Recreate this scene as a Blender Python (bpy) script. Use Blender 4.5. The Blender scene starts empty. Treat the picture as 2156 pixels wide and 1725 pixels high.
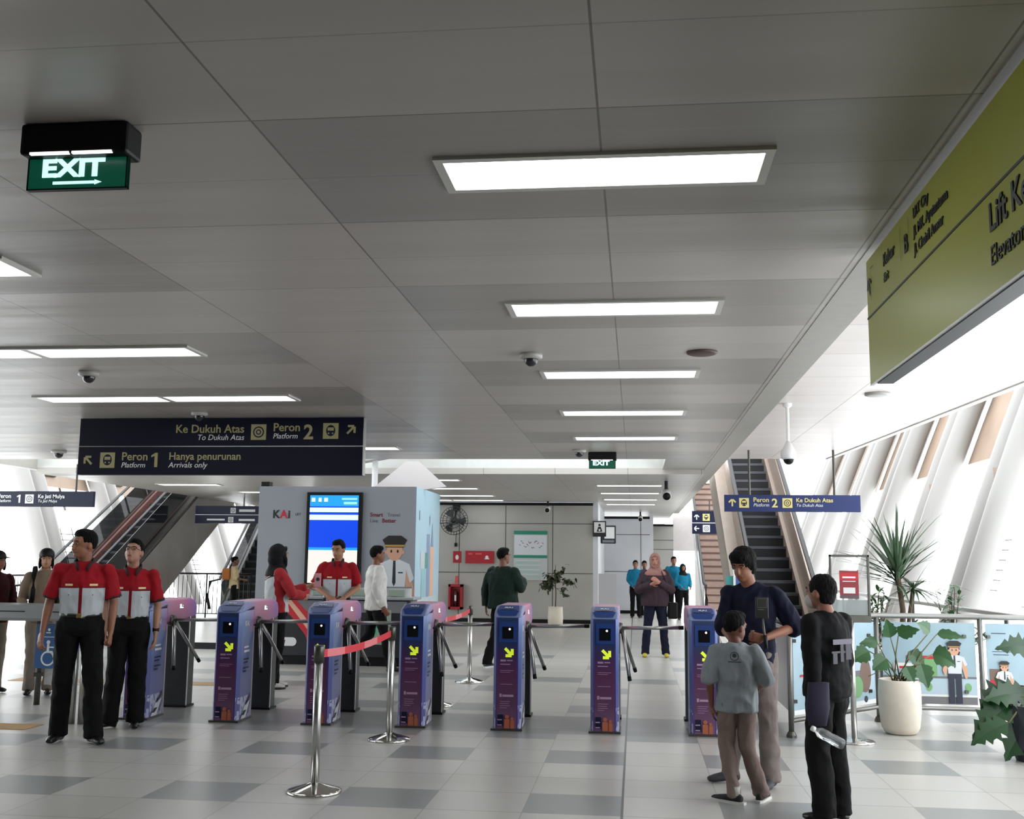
import bpy, bmesh, math, random
from mathutils import Vector, Matrix, Euler, noise
random.seed(7)
SC = bpy.context.scene
COL = SC.collection
PI = math.pi
V = Vector

# ------------------------------------------------------------------ camera
W, H, FPX = 2156, 1725, 2252.0
YAW, PITCH, ROLL = .1153, .1398, .0109
cam_d = bpy.data.cameras.new('camera')
cam = bpy.data.objects.new('camera', cam_d)
COL.objects.link(cam)
cam_d.sensor_fit = 'HORIZONTAL'
cam_d.sensor_width = 36.0
cam_d.lens = 36.0 * FPX / W
cam_d.clip_end = 300
_r = V((math.cos(YAW), math.sin(YAW), 0))
_f = V((-math.sin(YAW) * math.cos(PITCH), math.cos(YAW) * math.cos(PITCH), math.sin(PITCH)))
_u = _r.cross(_f)
r2 = math.cos(ROLL) * _r + math.sin(ROLL) * _u
u2 = -math.sin(ROLL) * _r + math.cos(ROLL) * _u
cam.matrix_world = Matrix(((r2.x, u2.x, -_f.x, 0), (r2.y, u2.y, -_f.y, 0), (r2.z, u2.z, -_f.z, 1.5), (0, 0, 0, 1)))
SC.camera = cam

# ------------------------------------------------------------------ world (bright hazy white sky)
SKY = 4.5
LAMP = 6.0
world = bpy.data.worlds.new('world')
SC.world = world
world.use_nodes = True
bg = world.node_tree.nodes['Background']
bg.inputs[0].default_value = (.93, .97, 1.0, 1)
bg.inputs[1].default_value = SKY
SC.view_settings.view_transform = 'Standard'
SC.view_settings.look = 'None'
SC.view_settings.gamma = 1
SC.view_settings.use_curve_mapping = False
SC.view_settings.exposure = 0.0
SC.cycles.use_denoising = True
SC.cycles.max_bounces = 8
SC.cycles.diffuse_bounces = 4
SC.cycles.glossy_bounces = 3
SC.cycles.transmission_bounces = 4
SC.cycles.transparent_max_bounces = 8
SC.cycles.caustics_reflective = False
SC.cycles.caustics_refractive = False
SC.cycles.sample_clamp_indirect = 6

# ------------------------------------------------------------------ colours and materials
def lin(h):
    if not isinstance(h, str): return tuple(h)
    h = h.lstrip('#')
    c = [int(h[i:i + 2], 16) / 255 for i in (0, 2, 4)]
    return tuple(x / 12.92 if x <= .04045 else ((x + .055) / 1.055) ** 2.4 for x in c)

MATS = {}
def mat(name, col='#808080', rough=.5, metal=0.0, var=0.0, scale=8.0, bump=0.0, bscale=60.0, spec=.5, emit=None, es=0.0, trans=0.0, alpha=1.0, coat=0.0, stretch=None):
    if name in MATS: return MATS[name]
    m = bpy.data.materials.new(name); m.use_nodes = True
    nt = m.node_tree; b = nt.nodes['Principled BSDF']
    c = lin(col)
    b.inputs['Base Color'].default_value = (*c, 1)
    b.inputs['Roughness'].default_value = rough
    b.inputs['Metallic'].default_value = metal
    b.inputs['Specular IOR Level'].default_value = spec
    b.inputs['Transmission Weight'].default_value = trans
    b.inputs['Coat Weight'].default_value = coat
    b.inputs['Alpha'].default_value = alpha
    if emit is not None:
        b.inputs['Emission Color'].default_value = (*lin(emit), 1); b.inputs['Emission Strength'].default_value = es
    if var > 0 or bump > 0:
        tc = nt.nodes.new('ShaderNodeTexCoord')
        src = tc.outputs['Object']
        if stretch:
            mp = nt.nodes.new('ShaderNodeMapping'); mp.inputs['Scale'].default_value = stretch
            nt.links.new(src, mp.inputs[0]); src = mp.outputs[0]
    if var > 0:
        n = nt.nodes.new('ShaderNodeTexNoise'); n.inputs['Scale'].default_value = scale; n.inputs['Detail'].default_value = 4
        nt.links.new(src, n.inputs['Vector'])
        r = nt.nodes.new('ShaderNodeValToRGB')
        lo = tuple(max(0, x * (1 - var)) for x in c); hi = tuple(min(1, x * (1 + var)) for x in c)
        r.color_ramp.elements[0].color = (*lo, 1); r.color_ramp.elements[0].position = .3
        r.color_ramp.elements[1].color = (*hi, 1); r.color_ramp.elements[1].position = .7
        nt.links.new(n.outputs['Fac'], r.inputs[0]); nt.links.new(r.outputs[0], b.inputs['Base Color'])
    if bump > 0:
        n = nt.nodes.new('ShaderNodeTexNoise'); n.inputs['Scale'].default_value = bscale; n.inputs['Detail'].default_value = 3
        nt.links.new(src, n.inputs['Vector'])
        bp = nt.nodes.new('ShaderNodeBump'); bp.inputs['Strength'].default_value = bump; bp.inputs['Distance'].default_value = .02
        nt.links.new(n.outputs['Fac'], bp.inputs['Height']); nt.links.new(bp.outputs[0], b.inputs['Normal'])
    MATS[name] = m
    return m

class NB:
    """tiny helper for maths node graphs"""
    def __init__(s, m):
        s.nt = m.node_tree; s.b = s.nt.nodes['Principled BSDF']
    def coord(s, kind='Object'):
        t = s.nt.nodes.new('ShaderNodeTexCoord'); x = s.nt.nodes.new('ShaderNodeSeparateXYZ')
        s.nt.links.new(t.outputs[kind], x.inputs[0]); return x.outputs[0], x.outputs[1], x.outputs[2]
    def m(s, op, a, b=None, c=None):
        n = s.nt.nodes.new('ShaderNodeMath'); n.operation = op
        for i, v in enumerate((a, b, c)):
            if v is None: continue
            if isinstance(v, (int, float)): n.inputs[i].default_value = v
            else: s.nt.links.new(v, n.inputs[i])
        return n.outputs[0]
    def gt(s, a, b): return s.m('GREATER_THAN', a, b)
    def lt(s, a, b): return s.m('LESS_THAN', a, b)
    def mul(s, *a):
        r = a[0]
        for x in a[1:]: r = s.m('MULTIPLY', r, x)
        return r
    def mx(s, a, b): return s.m('MAXIMUM', a, b)
    def between(s, a, lo, hi): return s.mul(s.gt(a, lo), s.lt(a, hi))
    def mix(s, fac, a, b):
        n = s.nt.nodes.new('ShaderNodeMix'); n.data_type = 'RGBA'
        for i, v in ((0, fac), (6, a), (7, b)):
            if isinstance(v, (int, float)): n.inputs[i].default_value = v
            elif isinstance(v, tuple): n.inputs[i].default_value = (*v[:3], 1)
            elif isinstance(v, str): n.inputs[i].default_value = (*lin(v), 1)
            else: s.nt.links.new(v, n.inputs[i])
        return n.outputs[2]
    def ramp(s, fac, stops):
        n = s.nt.nodes.new('ShaderNodeValToRGB'); cr = n.color_ramp
        while len(cr.elements) < len(stops): cr.elements.new(.5)
        for e, (p, c) in zip(cr.elements, stops): e.position = p; e.color = (*lin(c), 1)
        s.nt.links.new(fac, n.inputs[0]); return n.outputs[0]
    def noise(s, scale, detail=3, stretch=None, kind='Object'):
        t = s.nt.nodes.new('ShaderNodeTexCoord'); src = t.outputs[kind]
        if stretch:
            mp = s.nt.nodes.new('ShaderNodeMapping'); mp.inputs['Scale'].default_value = stretch
            s.nt.links.new(src, mp.inputs[0]); src = mp.outputs[0]
        n = s.nt.nodes.new('ShaderNodeTexNoise'); n.inputs['Scale'].default_value = scale; n.inputs['Detail'].default_value = detail
        s.nt.links.new(src, n.inputs['Vector']); return n.outputs['Fac']
    def out(s, v, sock='Base Color'): s.nt.links.new(v, s.b.inputs[sock])
    def bump(s, h, strength, dist=.01):
        n = s.nt.nodes.new('ShaderNodeBump'); n.inputs['Strength'].default_value = strength; n.inputs['Distance'].default_value = dist
        s.nt.links.new(h, n.inputs['Height']); s.nt.links.new(n.outputs[0], s.b.inputs['Normal'])

# ------------------------------------------------------------------ mesh builder
def frame(d, up=V((0, 0, 1))):
    d = V(d).normalized(); up = V(up)
    if abs(d.dot(up)) > .98: up = V((0, 1, 0)) if abs(d.y) < .9 else V((1, 0, 0))
    a = d.cross(up).normalized(); b = a.cross(d).normalized()
    return a, b, d

class MB:
    def __init__(s): s.v = []; s.f = []; s.mi = []; s.cur = 0; s.sm = []; s.smooth = False
    def add(s, vs, fs):
        n = len(s.v); s.v += [V(p) for p in vs]
        for f in fs: s.f.append([i + n for i in f]); s.mi.append(s.cur); s.sm.append(s.smooth)
        return s
    def box(s, lo, hi, bev=0.0):
        x0, y0, z0 = lo; x1, y1, z1 = hi
        if bev <= 0:
            return s.add([(x0, y0, z0), (x1, y0, z0), (x1, y1, z0), (x0, y1, z0), (x0, y0, z1), (x1, y0, z1), (x1, y1, z1), (x0, y1, z1)],
                         [(0, 3, 2, 1), (4, 5, 6, 7), (0, 1, 5, 4), (1, 2, 6, 5), (2, 3, 7, 6), (3, 0, 4, 7)])
        b = bm_box(lo, hi, bev); return s.add(*b)
    def cbox(s, c, d, bev=0.0): return s.box([c[i] - d[i] / 2 for i in range(3)], [c[i] + d[i] / 2 for i in range(3)], bev)
    def rings(s, rings, cap=True, closed=True):
        n = len(rings[0]); vs = [p for r in rings for p in r]; fs = []
        for k in range(len(rings) - 1):
            for i in range(n if closed else n - 1):
                j = (i + 1) % n; fs.append((k * n + i, k * n + j, (k + 1) * n + j, (k + 1) * n + i))
        if cap and closed:
            fs.append(tuple(range(n))[::-1]); fs.append(tuple((len(rings) - 1) * n + i for i in range(n)))
        return s.add(vs, fs)
    def tube(s, pts, r, n=10, cap=True, up=(0, 0, 1), flat=1.0):
        pts = [V(p) for p in pts]; rs = r if isinstance(r, list) else [r] * len(pts); rg = []
        for i, p in enumerate(pts):
            d = (pts[min(i + 1, len(pts) - 1)] - pts[max(i - 1, 0)])
            a, b, _ = frame(d, up)
            rr = rs[i]; ra, rb = (rr if isinstance(rr, (tuple, list)) else (rr, rr * flat))
            rg.append([p + a * ra * math.cos(2 * PI * k / n) + b * rb * math.sin(2 * PI * k / n) for k in range(n)])
        return s.rings(rg, cap)
    def loft(s, secs, n=20, cap=True):
        """secs: (cx, cy, z, rx, ry) horizontal ellipses"""
        return s.rings([[V((cx + rx * math.cos(2 * PI * k / n), cy + ry * math.sin(2 * PI * k / n), z)) for k in range(n)] for cx, cy, z, rx, ry in secs], cap)
    def ell(s, c, r, n=14, m=9, rot=None):
        c = V(c); R = rot or Matrix.Identity(3); rg = []
        for j in range(1, m):
            t = PI * j / m
            rg.append([c + R @ V((r[0] * math.sin(t) * math.cos(2 * PI * k / n), r[1] * math.sin(t) * math.sin(2 * PI * k / n), -r[2] * math.cos(t))) for k in range(n)])
        vs = [p for q in rg for p in q]; b = len(vs); vs += [c + R @ V((0, 0, -r[2])), c + R @ V((0, 0, r[2]))]; fs = []
        for k in range(m - 2):
            for i in range(n):
                j = (i + 1) % n; fs.append((k * n + i, k * n + j, (k + 1) * n + j, (k + 1) * n + i))
        for i in range(n):
            j = (i + 1) % n; fs.append((b, j, i)); fs.append((b + 1, (m - 2) * n + i, (m - 2) * n + j))
        return s.add(vs, fs)
    def lathe(s, prof, c=(0, 0, 0), n=28):
        return s.rings([[V((c[0] + r * math.cos(2 * PI * k / n), c[1] + r * math.sin(2 * PI * k / n), c[2] + z)) for k in range(n)] for r, z in prof], True)
    def prism(s, poly, o, u, w, t):
        """polygon in the u,w plane from o, thickness t along u x w"""
        o, u, w = V(o), V(u), V(w); nrm = u.cross(w).normalized() * t
        a = [o + u * p[0] + w * p[1] for p in poly]; n = len(a)
        fs = [tuple(range(n))[::-1], tuple(range(n, 2 * n))] + [(i, (i + 1) % n, n + (i + 1) % n, n + i) for i in range(n)]
        return s.add(a + [p + nrm for p in a], fs)
    def quad(s, a, b, c, d): return s.add([a, b, c, d], [(0, 1, 2, 3)])
    def mesh(s, name, mats):
        me = bpy.data.meshes.new(name); me.from_pydata([tuple(p) for p in s.v], [], s.f); me.update()
        for m in (mats if isinstance(mats, (list, tuple)) else [mats]): me.materials.append(m)
        for p, mi, sm in zip(me.polygons, s.mi, s.sm): p.material_index = mi; p.use_smooth = sm
        return me
    def obj(s, name, mats, parent=None, **kw): return link(name, s.mesh(name, mats), parent, **kw)

def bm_box(lo, hi, bev, seg=2):
    bm = bmesh.new(); bmesh.ops.create_cube(bm, size=1)
    for v in bm.verts: v.co = V([lo[i] + (v.co[i] + .5) * (hi[i] - lo[i]) for i in range(3)])
    bmesh.ops.bevel(bm, geom=bm.edges[:], offset=bev, segments=seg, affect='EDGES', profile=.5)
    bm.verts.index_update(); r = ([v.co.copy() for v in bm.verts], [[v.index for v in f.verts] for f in bm.faces]); bm.free(); return r

def setp(o, label=None, cat=None, group=None, kind=None):
    if label: o['label'] = label
    if cat: o['category'] = cat
    if group: o['group'] = group
    if kind: o['kind'] = kind
    return o
def link(name, me, parent=None, loc=None, rot=None, **kw):
    o = bpy.data.objects.new(name, me); COL.objects.link(o)
    if parent is not None: o.parent = parent
    if loc is not None: o.location = loc
    if rot is not None: o.rotation_euler = rot
    return setp(o, **kw)
def thing(name, label, cat, loc=(0, 0, 0), rz=0, group=None):
    o = bpy.data.objects.new(name, None); COL.objects.link(o); o.empty_display_size = .1
    o.location = loc; o.rotation_euler = (0, 0, rz); return setp(o, label, cat, group)
def struct(name, mb, m, parent=None):
    o = mb.obj(name, m, parent)
    if parent is None: o['kind'] = 'structure'
    return o
def copy_tree(o, parent=None):
    c = o.copy(); COL.objects.link(c)
    if parent is not None: c.parent = parent
    for ch in [x for x in o.children]: copy_tree(ch, c)
    return c
def dup(o, loc, rz=None, label=None, group=None):
    c = copy_tree(o); c.location = loc
    if rz is not None: c.rotation_euler = (0, 0, rz)
    return setp(c, label, None, group)

def text_mesh(body, size, ext=.0015, align='LEFT', bold=0.0, shear=0.0):
    cu = bpy.data.curves.new('t', 'FONT'); cu.body = body; cu.size = size; cu.extrude = ext; cu.align_x = align; cu.offset = bold; cu.shear = shear
    cu.resolution_u = 3
    o = bpy.data.objects.new('t', cu); COL.objects.link(o)
    dg = bpy.context.evaluated_depsgraph_get(); me = bpy.data.meshes.new_from_object(o.evaluated_get(dg))
    bpy.data.objects.remove(o); bpy.data.curves.remove(cu); return me
def text(name, body, size, m, parent, loc, rz=0, align='LEFT', bold=0.0, shear=0.0, ext=.0015):
    me = text_mesh(body, size, ext, align, bold, shear); me.materials.clear(); me.materials.append(m)
    return link(name, me, parent, loc, (PI / 2, 0, rz))

# flat printed artwork: list of (poly, material index) in metres on the plane o + u*x + w*y, each layer lifted a little
def art(name, shapes, mats, parent, o, u=(1, 0, 0), w=(0, 0, 1), lift=.0006, base=.001):
    mb = MB(); o = V(o); u = V(u); w = V(w); nrm = u.cross(w).normalized()
    for k, (poly, mi) in enumerate(shapes):
        mb.cur = mi; off = o + nrm * (base + lift * k)
        mb.add([off + u * p[0] + w * p[1] for p in poly], [tuple(range(len(poly)))])
    return mb.obj(name, mats, parent)
def disc(cx, cy, rx, ry=None, n=20, a0=0, a1=2 * PI):
    ry = rx if ry is None else ry; full = abs(a1 - a0 - 2 * PI) < 1e-6
    return [(cx + rx * math.cos(a0 + (a1 - a0) * k / (n if full else n - 1)), cy + ry * math.sin(a0 + (a1 - a0) * k / (n if full else n - 1))) for k in range(n)]
def rect(x0, y0, x1, y1): return [(x0, y0), (x1, y0), (x1, y1), (x0, y1)]
def seg(x0, y0, x1, y1, t):
    d = V((x1 - x0, y1 - y0)).normalized(); n = V((-d.y, d.x)) * t / 2
    return [(x0 - n.x, y0 - n.y), (x1 - n.x, y1 - n.y), (x1 + n.x, y1 + n.y), (x0 + n.x, y0 + n.y)]
def arrow(cx, cy, s, ang, t=.22):
    """arrow glyph centred at cx,cy, size s, pointing at angle"""
    c, q = math.cos(ang), math.sin(ang)
    def T(p): return (cx + s * (p[0] * c - p[1] * q), cy + s * (p[0] * q + p[1] * c))
    a = seg(-.5, 0, .42, 0, t); b = seg(.5, .04, .06, .48, t); d = seg(.5, -.04, .06, -.48, t)
    return [[T(p) for p in x] for x in (a, b, d)]

# common materials
M_steel = mat('brushed_steel', '#b9b9b6', .28, 1.0, var=.08, scale=30)
M_dsteel = mat('dark_steel', '#55544f', .35, .8, var=.1, scale=20)
M_black = mat('black_plastic', '#08080a', .5, spec=.25)
M_white = mat('white_paint', '#dedede', .45, var=.03)
M_chrome = mat('polished_steel', '#d4d2cd', .12, 1.0)
M_dark = mat('charcoal_metal', '#2b2c2c', .4, .4, var=.1)
M_glass = mat('clear_glass', '#f2f7f5', .02, trans=1.0, alpha=.35)
M_navy = mat('sign_navy', '#0c1230', .45, var=.05, spec=.25)
M_yel = mat('sign_yellow', '#cfc27a', .5)
M_wht = mat('print_white', '#d8dada', .5)
M_red = mat('print_red', '#b8202c', .5)
M_blackp = mat('print_black', '#17181c', .5)
# ================================================================== THE HALL
CZ = 3.0        # near ceiling
FZ = 2.92       # far ceiling
LX, LY, LP = -.118, 3.979, 2.281   # light grid

def floor_material():
    m = bpy.data.materials.new('floor_tiles'); m.use_nodes = True; N = NB(m)
    x, y, z = N.coord()
    fx = N.m('DIVIDE', N.m('ADD', x, .0846), .6); fy = N.m('DIVIDE', N.m('ADD', y, -6.6556), .5376)
    ix = N.m('FLOOR', fx); iy = N.m('FLOOR', fy)
    px = N.m('ABSOLUTE', N.m('SUBTRACT', N.m('FRACT', N.m('ADD', fx, .5)), .5)); py = N.m('ABSOLUTE', N.m('SUBTRACT', N.m('FRACT', N.m('ADD', fy, .5)), .5))
    grout = N.mx(N.lt(px, .006), N.lt(py, .013))
    odd = N.gt(N.m('FLOORED_MODULO', ix, 2), .5)
    j8 = N.m('FLOORED_MODULO', iy, 8)
    dk = N.mx(N.mul(odd, N.mx(N.lt(j8, .5), N.between(j8, 2.5, 3.5))), N.mul(N.m('SUBTRACT', 1, odd), N.between(j8, 4.5, 5.5)))
    far = N.gt(y, 17.5)
    dk = N.mul(dk, N.m('SUBTRACT', 1, far))
    wn = N.nt.nodes.new('ShaderNodeTexWhiteNoise'); wn.noise_dimensions = '2D'
    cv = N.nt.nodes.new('ShaderNodeCombineXYZ'); N.nt.links.new(ix, cv.inputs[0]); N.nt.links.new(iy, cv.inputs[1]); N.nt.links.new(cv.outputs[0], wn.inputs[0])
    base = N.mix(wn.outputs[0], '#b4b3ad', '#bfbdb8')
    cl = N.noise(1.6, 5)
    base = N.mix(N.mul(cl, .35), base, '#a39d98')
    base = N.mix(N.mul(dk, .85), base, '#7f8281')
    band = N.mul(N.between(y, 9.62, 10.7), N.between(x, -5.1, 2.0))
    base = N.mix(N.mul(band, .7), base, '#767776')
    base = N.mix(N.mul(grout, .6), base, '#77736c')
    seam = N.between(x, -.0846 - .012, -.0846 + .004)
    base = N.mix(N.mul(seam, .9), base, '#2a2a28')
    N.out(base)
    N.b.inputs['Roughness'].default_value = .3; N.b.inputs['Specular IOR Level'].default_value = .55
    return m
def ceiling_material(name, c1, c2, rows=True):
    m = bpy.data.materials.new(name); m.use_nodes = True; N = NB(m)
    x, y, z = N.coord()
    fx = N.m('DIVIDE', N.m('ADD', x, -LX), 1.2)
    ry = LP / 2; y0 = LY - ry / 2
    fy = N.m('DIVIDE', N.m('ADD', y, -y0), ry)
    px = N.m('ABSOLUTE', N.m('SUBTRACT', N.m('FRACT', N.m('ADD', fx, .5)), .5)); py = N.m('ABSOLUTE', N.m('SUBTRACT', N.m('FRACT', N.m('ADD', fy, .5)), .5))
    sx = N.lt(px, .0035); sy = N.lt(py, .0032)
    iy = N.m('FLOORED_MODULO', N.m('FLOOR', fy), 2)
    ph = N.m('ABSOLUTE', N.m('SUBTRACT', N.m('FRACT', N.m('MULTIPLY', fy, 1.0)), .5)); sh = N.lt(ph, .003)
    if rows:
        perf = N.mx(N.mul(N.lt(iy, .5), N.between(x, LX - 1.2, LX + 1.21)), N.mul(N.gt(iy, .5), N.lt(x, LX - 2.4)))
    # each panel sags a little: bump per panel row plus brushed streaks along x
    wn = N.nt.nodes.new('ShaderNodeTexWhiteNoise'); wn.noise_dimensions = '2D'
    cv = N.nt.nodes.new('ShaderNodeCombineXYZ'); N.nt.links.new(N.m('FLOOR', fx), cv.inputs[0]); N.nt.links.new(N.m('FLOOR', N.m('MULTIPLY', fy, 2)), cv.inputs[1]); N.nt.links.new(cv.outputs[0], wn.inputs[0])
    base = N.mix(N.mul(wn.outputs[0], .5), c1, c2)
    if rows: base = N.mix(N.mul(perf, .45), base, '#6e6e6a')
    base = N.mix(N.mul(sh, .35), base, '#3a3833')
    base = N.mix(N.mul(N.mx(sx, sy), .75), base, '#3a3833')
    N.out(base)
    N.b.inputs['Roughness'].default_value = .34; N.b.inputs['Specular IOR Level'].default_value = .7
    h = N.noise(1.2, 3, (0.35, 3.2, 1))
    hp = N.mul(N.m('COSINE', N.m('MULTIPLY', fy, 4 * PI)), .25)
    N.bump(N.m('ADD', h, hp), .35, .02)
    return m
M_floor = floor_material()
M_ceil = ceiling_material('ceiling_panels', '#aba6a0', '#a09b95')
M_ceil2 = ceiling_material('side_ceiling_panels', '#d8d0cc', '#e4dfdc', False)  # daylight on the side ceiling is put into this whiter base
M_trim = mat('ceiling_trim', '#a19f98', .4, var=.05)
M_wall = mat('wall_panel_grey', '#a4a29c', .5, var=.04, scale=2)
M_wallw = mat('wall_panel_white', '#c6c8cc', .45, var=.04, scale=2)
M_shell = mat('shell_white', '#8c8a87', .5, var=.03, scale=1)
M_beige = mat('beige_cladding', '#94806f', .6, var=.12, scale=1.5)
M_seam = mat('panel_joint', '#3a3a3a', .7)

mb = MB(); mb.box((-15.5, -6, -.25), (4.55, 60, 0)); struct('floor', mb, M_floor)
# near ceiling with the opening for escalator one left out (ceiling stops at x=-10.6)
mb = MB(); mb.box((-10.6, -6, CZ), (1.12, 15.9, CZ + .12)); struct('ceiling', mb, M_ceil)
# downstand strip along the right edge of the main ceiling
mb = MB(); mb.box((1.12, -6, CZ - .004), (1.35, 34, CZ + .5))
struct('trim_1', mb, M_trim)
mb = MB(); mb.box((-10.62, -6, CZ - .01), (-10.45, 34, CZ + .5)); struct('trim_2', mb, M_trim)
# side ceiling to the right, a step higher, its outer edge not parallel to the hall
mb = MB(); P = [(1.35, -6), (4.6, -6), (3.78, 9.5), (3.2, 18.5), (1.35, 18.5)]
mb.prism(P, (0, 0, 3.25), (1, 0, 0), (0, 1, 0), .15); struct('ceiling_side', mb, M_ceil2)
mb = MB(); mb.prism([(4.6, -6), (4.68, -6), (3.86, 9.5), (3.28, 18.5), (3.2, 18.5), (3.78, 9.5)], (0, 0, 3.235), (1, 0, 0), (0, 1, 0), .3); struct('trim_3', mb, mat('edge_white', '#d8d6d4', .5))
# far ceiling behind the cross trough
mb = MB(); mb.box((-10.45, 17.7, FZ), (1.12, 42, FZ + .1))
struct('ceiling_far', mb, ceiling_material('far_ceiling_panels', '#b3afa9', '#a8a39d', False))
# trough: raised soffit with faces
M_trough = mat('trough_white', '#c9cac6', .5, var=.04)
mb = MB(); mb.box((-10.45, 17.7, FZ + .1), (1.12, 17.8, 3.32)); struct('trim_4', mb, M_trough)
mb = MB(); mb.box((-10.45, 15.78, CZ + .12), (1.12, 15.9, 4.2)); struct('trim_5', mb, M_trough)
mb = MB(); mb.box((.45, 15.9, 3.0), (1.12, 17.7, 3.6)); mb.prism([(-3.1, 3.3), (-4.5, 3.05), (-4.5, 3.6), (-3.1, 3.75)], (0, 17.3, 0), (1, 0, 0), (0, 0, 1), .3); struct('trim_6', mb, M_trim)

# back walls
def panel_wall(name, x0, x1, Y, z1, m, vs, hs, th=.3, z0=0.0, band=True):
    mb = MB(); mb.box((x0, Y, z0), (x1, Y + th, z1)); o = struct(name, mb, m)
    j = MB()
    for x in vs: j.box((x - .008, Y - .004, z0), (x + .008, Y, z1))
    for z in hs: j.box((x0, Y - .005, z - .008), (x1, Y - .001, z + .008))
    j.obj('panel_joints', M_seam, o)
    if band:
        b = MB(); b.box((x0, Y - .03, z1), (x1, Y + th, z1 + .07)); b.obj('shadow_gap', M_black, o)
    return o
panel_wall('wall_back', -8.0, -1.02, 26.2, 2.83, M_wall, [-5.4, -4.3, -3.157, -2.0], [2.385, 1.19])
mb = MB(); mb.box((-8.0, 26.17, 0), (-1.02, 26.2, .09)); struct('baseboard_back', mb, M_black)
mb = MB(); mb.box((-1.02, 26.2, 0), (-.9, 31.7, FZ)); struct('wall_return', mb, M_wallw)
panel_wall('wall_middle', -.9, .42, 31.7, 2.73, M_wallw, [.16], [2.27, 1.2])
mb = MB(); mb.box((-.9, 31.67, 0), (.42, 31.7, .09)); struct('baseboard_middle', mb, M_black)
mb = MB(); mb.box((.42, 31.7, 0), (.52, 36, FZ)); struct('wall_side', mb, M_wallw)
panel_wall('wall_far', .52, 1.25, 36, 2.66, M_wall, [], [2.2, 1.9])
mb = MB(); mb.box((1.25, 36, 1.86), (2.1, 36.3, 3.0)); mb.box((1.95, 36, 0), (2.1, 36.3, 1.86)); struct('wall_doorway', mb, mat('pinkish_wall', '#c9c2c0', .5, var=.04))
mb = MB(); mb.box((-15.5, -6.2, 0), (4.7, -6, 3.4)); struct('light_block_behind', mb, M_wall)  # unseen wall, added to limit light from behind the camera
mb = MB(); mb.box((-8.05, 26.2, 0), (-7.95, 42, FZ)); struct('wall_left', mb, M_wall)
mb = MB(); mb.box((2.6, -6, 0), (2.75, 3.2, 3.25)); struct('light_block_right', mb, M_wall)  # unseen wall, added to block daylight from the right near the camera
mb = MB(); mb.box((-10.6, -6, 0), (-10.45, 5.5, 3)); struct('light_block_near_left', mb, M_wall)  # added out of view to hold back light from the near left

# ------------------------------------------------------------------ ribs of the outer shell
def shell_x(z, side):
    base = 5.2 if side > 0 else -14.5
    return base + side * (.33 * (z - 1.5) + .014 * (z - 1.5) ** 2 * (1 if z > 1.5 else -1))
def rib(side, Y, label, group, r, top=9.0):
    t = thing('shell_rib', label, 'structural rib', (0, 0, 0), 0, group)
    for s in (-1, 1):
        pts = [(shell_x(z, side), Y + s * r * 1.45, z) for z in [-4 + (top + 4) * k / 14 for k in range(15)]]
        mb = MB(); mb.smooth = True; mb.tube(pts, r, 14); mb.obj('rib_tube', M_shell, t)
    for z in (2.9, 5.6):
        mb = MB(); mb.cbox((shell_x(z, side), Y, z), (r * 1.2, r * 2.0, .22)); mb.obj('tie_block', M_beige if side > 0 else M_shell, t)
    return t
rn = ['nearest', 'second', 'third', 'fourth', 'fifth', 'sixth', 'seventh', 'eighth']
for k, Y in enumerate([17.3, 21.0, 24.7, 28.4, 32.1, 35.8]):
    rib(1, Y, 'pair of white curved shell tubes on the right, %s from the yellow sign' % rn[k], 'shell ribs on the right', .2)
for k, Y in enumerate([25.4, 29.2, 33.0, 36.8, 40.6, 44.4]):
    rib(-1, Y, 'pair of white leaning shell tubes on the left, %s from the left picture edge' % rn[k], 'shell ribs on the left', .22)
# beige cladding bays high between the ribs with dark window frames
def bay(side, Y0, Y1, z0, label, group):
    t = thing('wall_right_bay' if side > 0 else 'wall_left_bay', label, None, (0, 0, 0), 0, None); t['kind'] = 'structure'; z1 = 7.5
    ox = .3 * side
    mb = MB(); n = 6
    rg = []
    for k in range(n + 1):
        z = z0 + (z1 - z0) * k / n; x = shell_x(z, side) + ox
        rg.append([V((x, Y0, z)), V((x, Y1, z)), V((x + .06 * side, Y1, z)), V((x + .06 * side, Y0, z))])
    mb.rings(rg); mb.obj('panel', M_beige, t)
    w = MB(); ym = (Y0 + Y1) / 2
    for zz in (z0 + .3, z0 + 1.2, z0 + 2.1):
        for (ya, yb) in ((ym - 1.0, ym - .1),):
            xa = shell_x(zz, side) + ox - .04 * side; xb = shell_x(zz + .55, side) + ox - .04 * side
            for p, q in (((xa, ya, zz), (xa, yb, zz)), ((xb, ya, zz + .55), (xb, yb, zz + .55)), ((xa, ya, zz), (xb, ya, zz + .55)), ((xa, yb, zz), (xb, yb, zz + .55))):
                w.tube([p, q], .03, 4)
    w.obj('window_frame', M_dsteel, t)
    s = MB(); s.tube([(shell_x(z0, side) + ox - .05 * side, ym + .3, z0 - .6), (shell_x(z0 + 3, side) + ox - .05 * side, ym + .3, z0 + 3)], .03, 6); s.obj('downpipe', M_dsteel, t)
for k in range(6):
    Y = 17.3 + 3.7 * k; bay(1, Y + .3, Y + 3.4, 3.35, 'peach cladding bay with window frames behind the %s right rib pair' % rn[k], 'cladding bays on the right')
for k in range(5):
    Y = 25.4 + 3.8 * k; bay(-1, Y + .3, Y + 3.5, 3.3, 'tan cladding bay high behind the %s left rib pair' % rn[k], 'cladding bays on the left')
bay(1, 13.6, 17.0, 3.35, 'peach cladding bay with window frames before the nearest right rib pair', 'cladding bays on the right')
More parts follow.
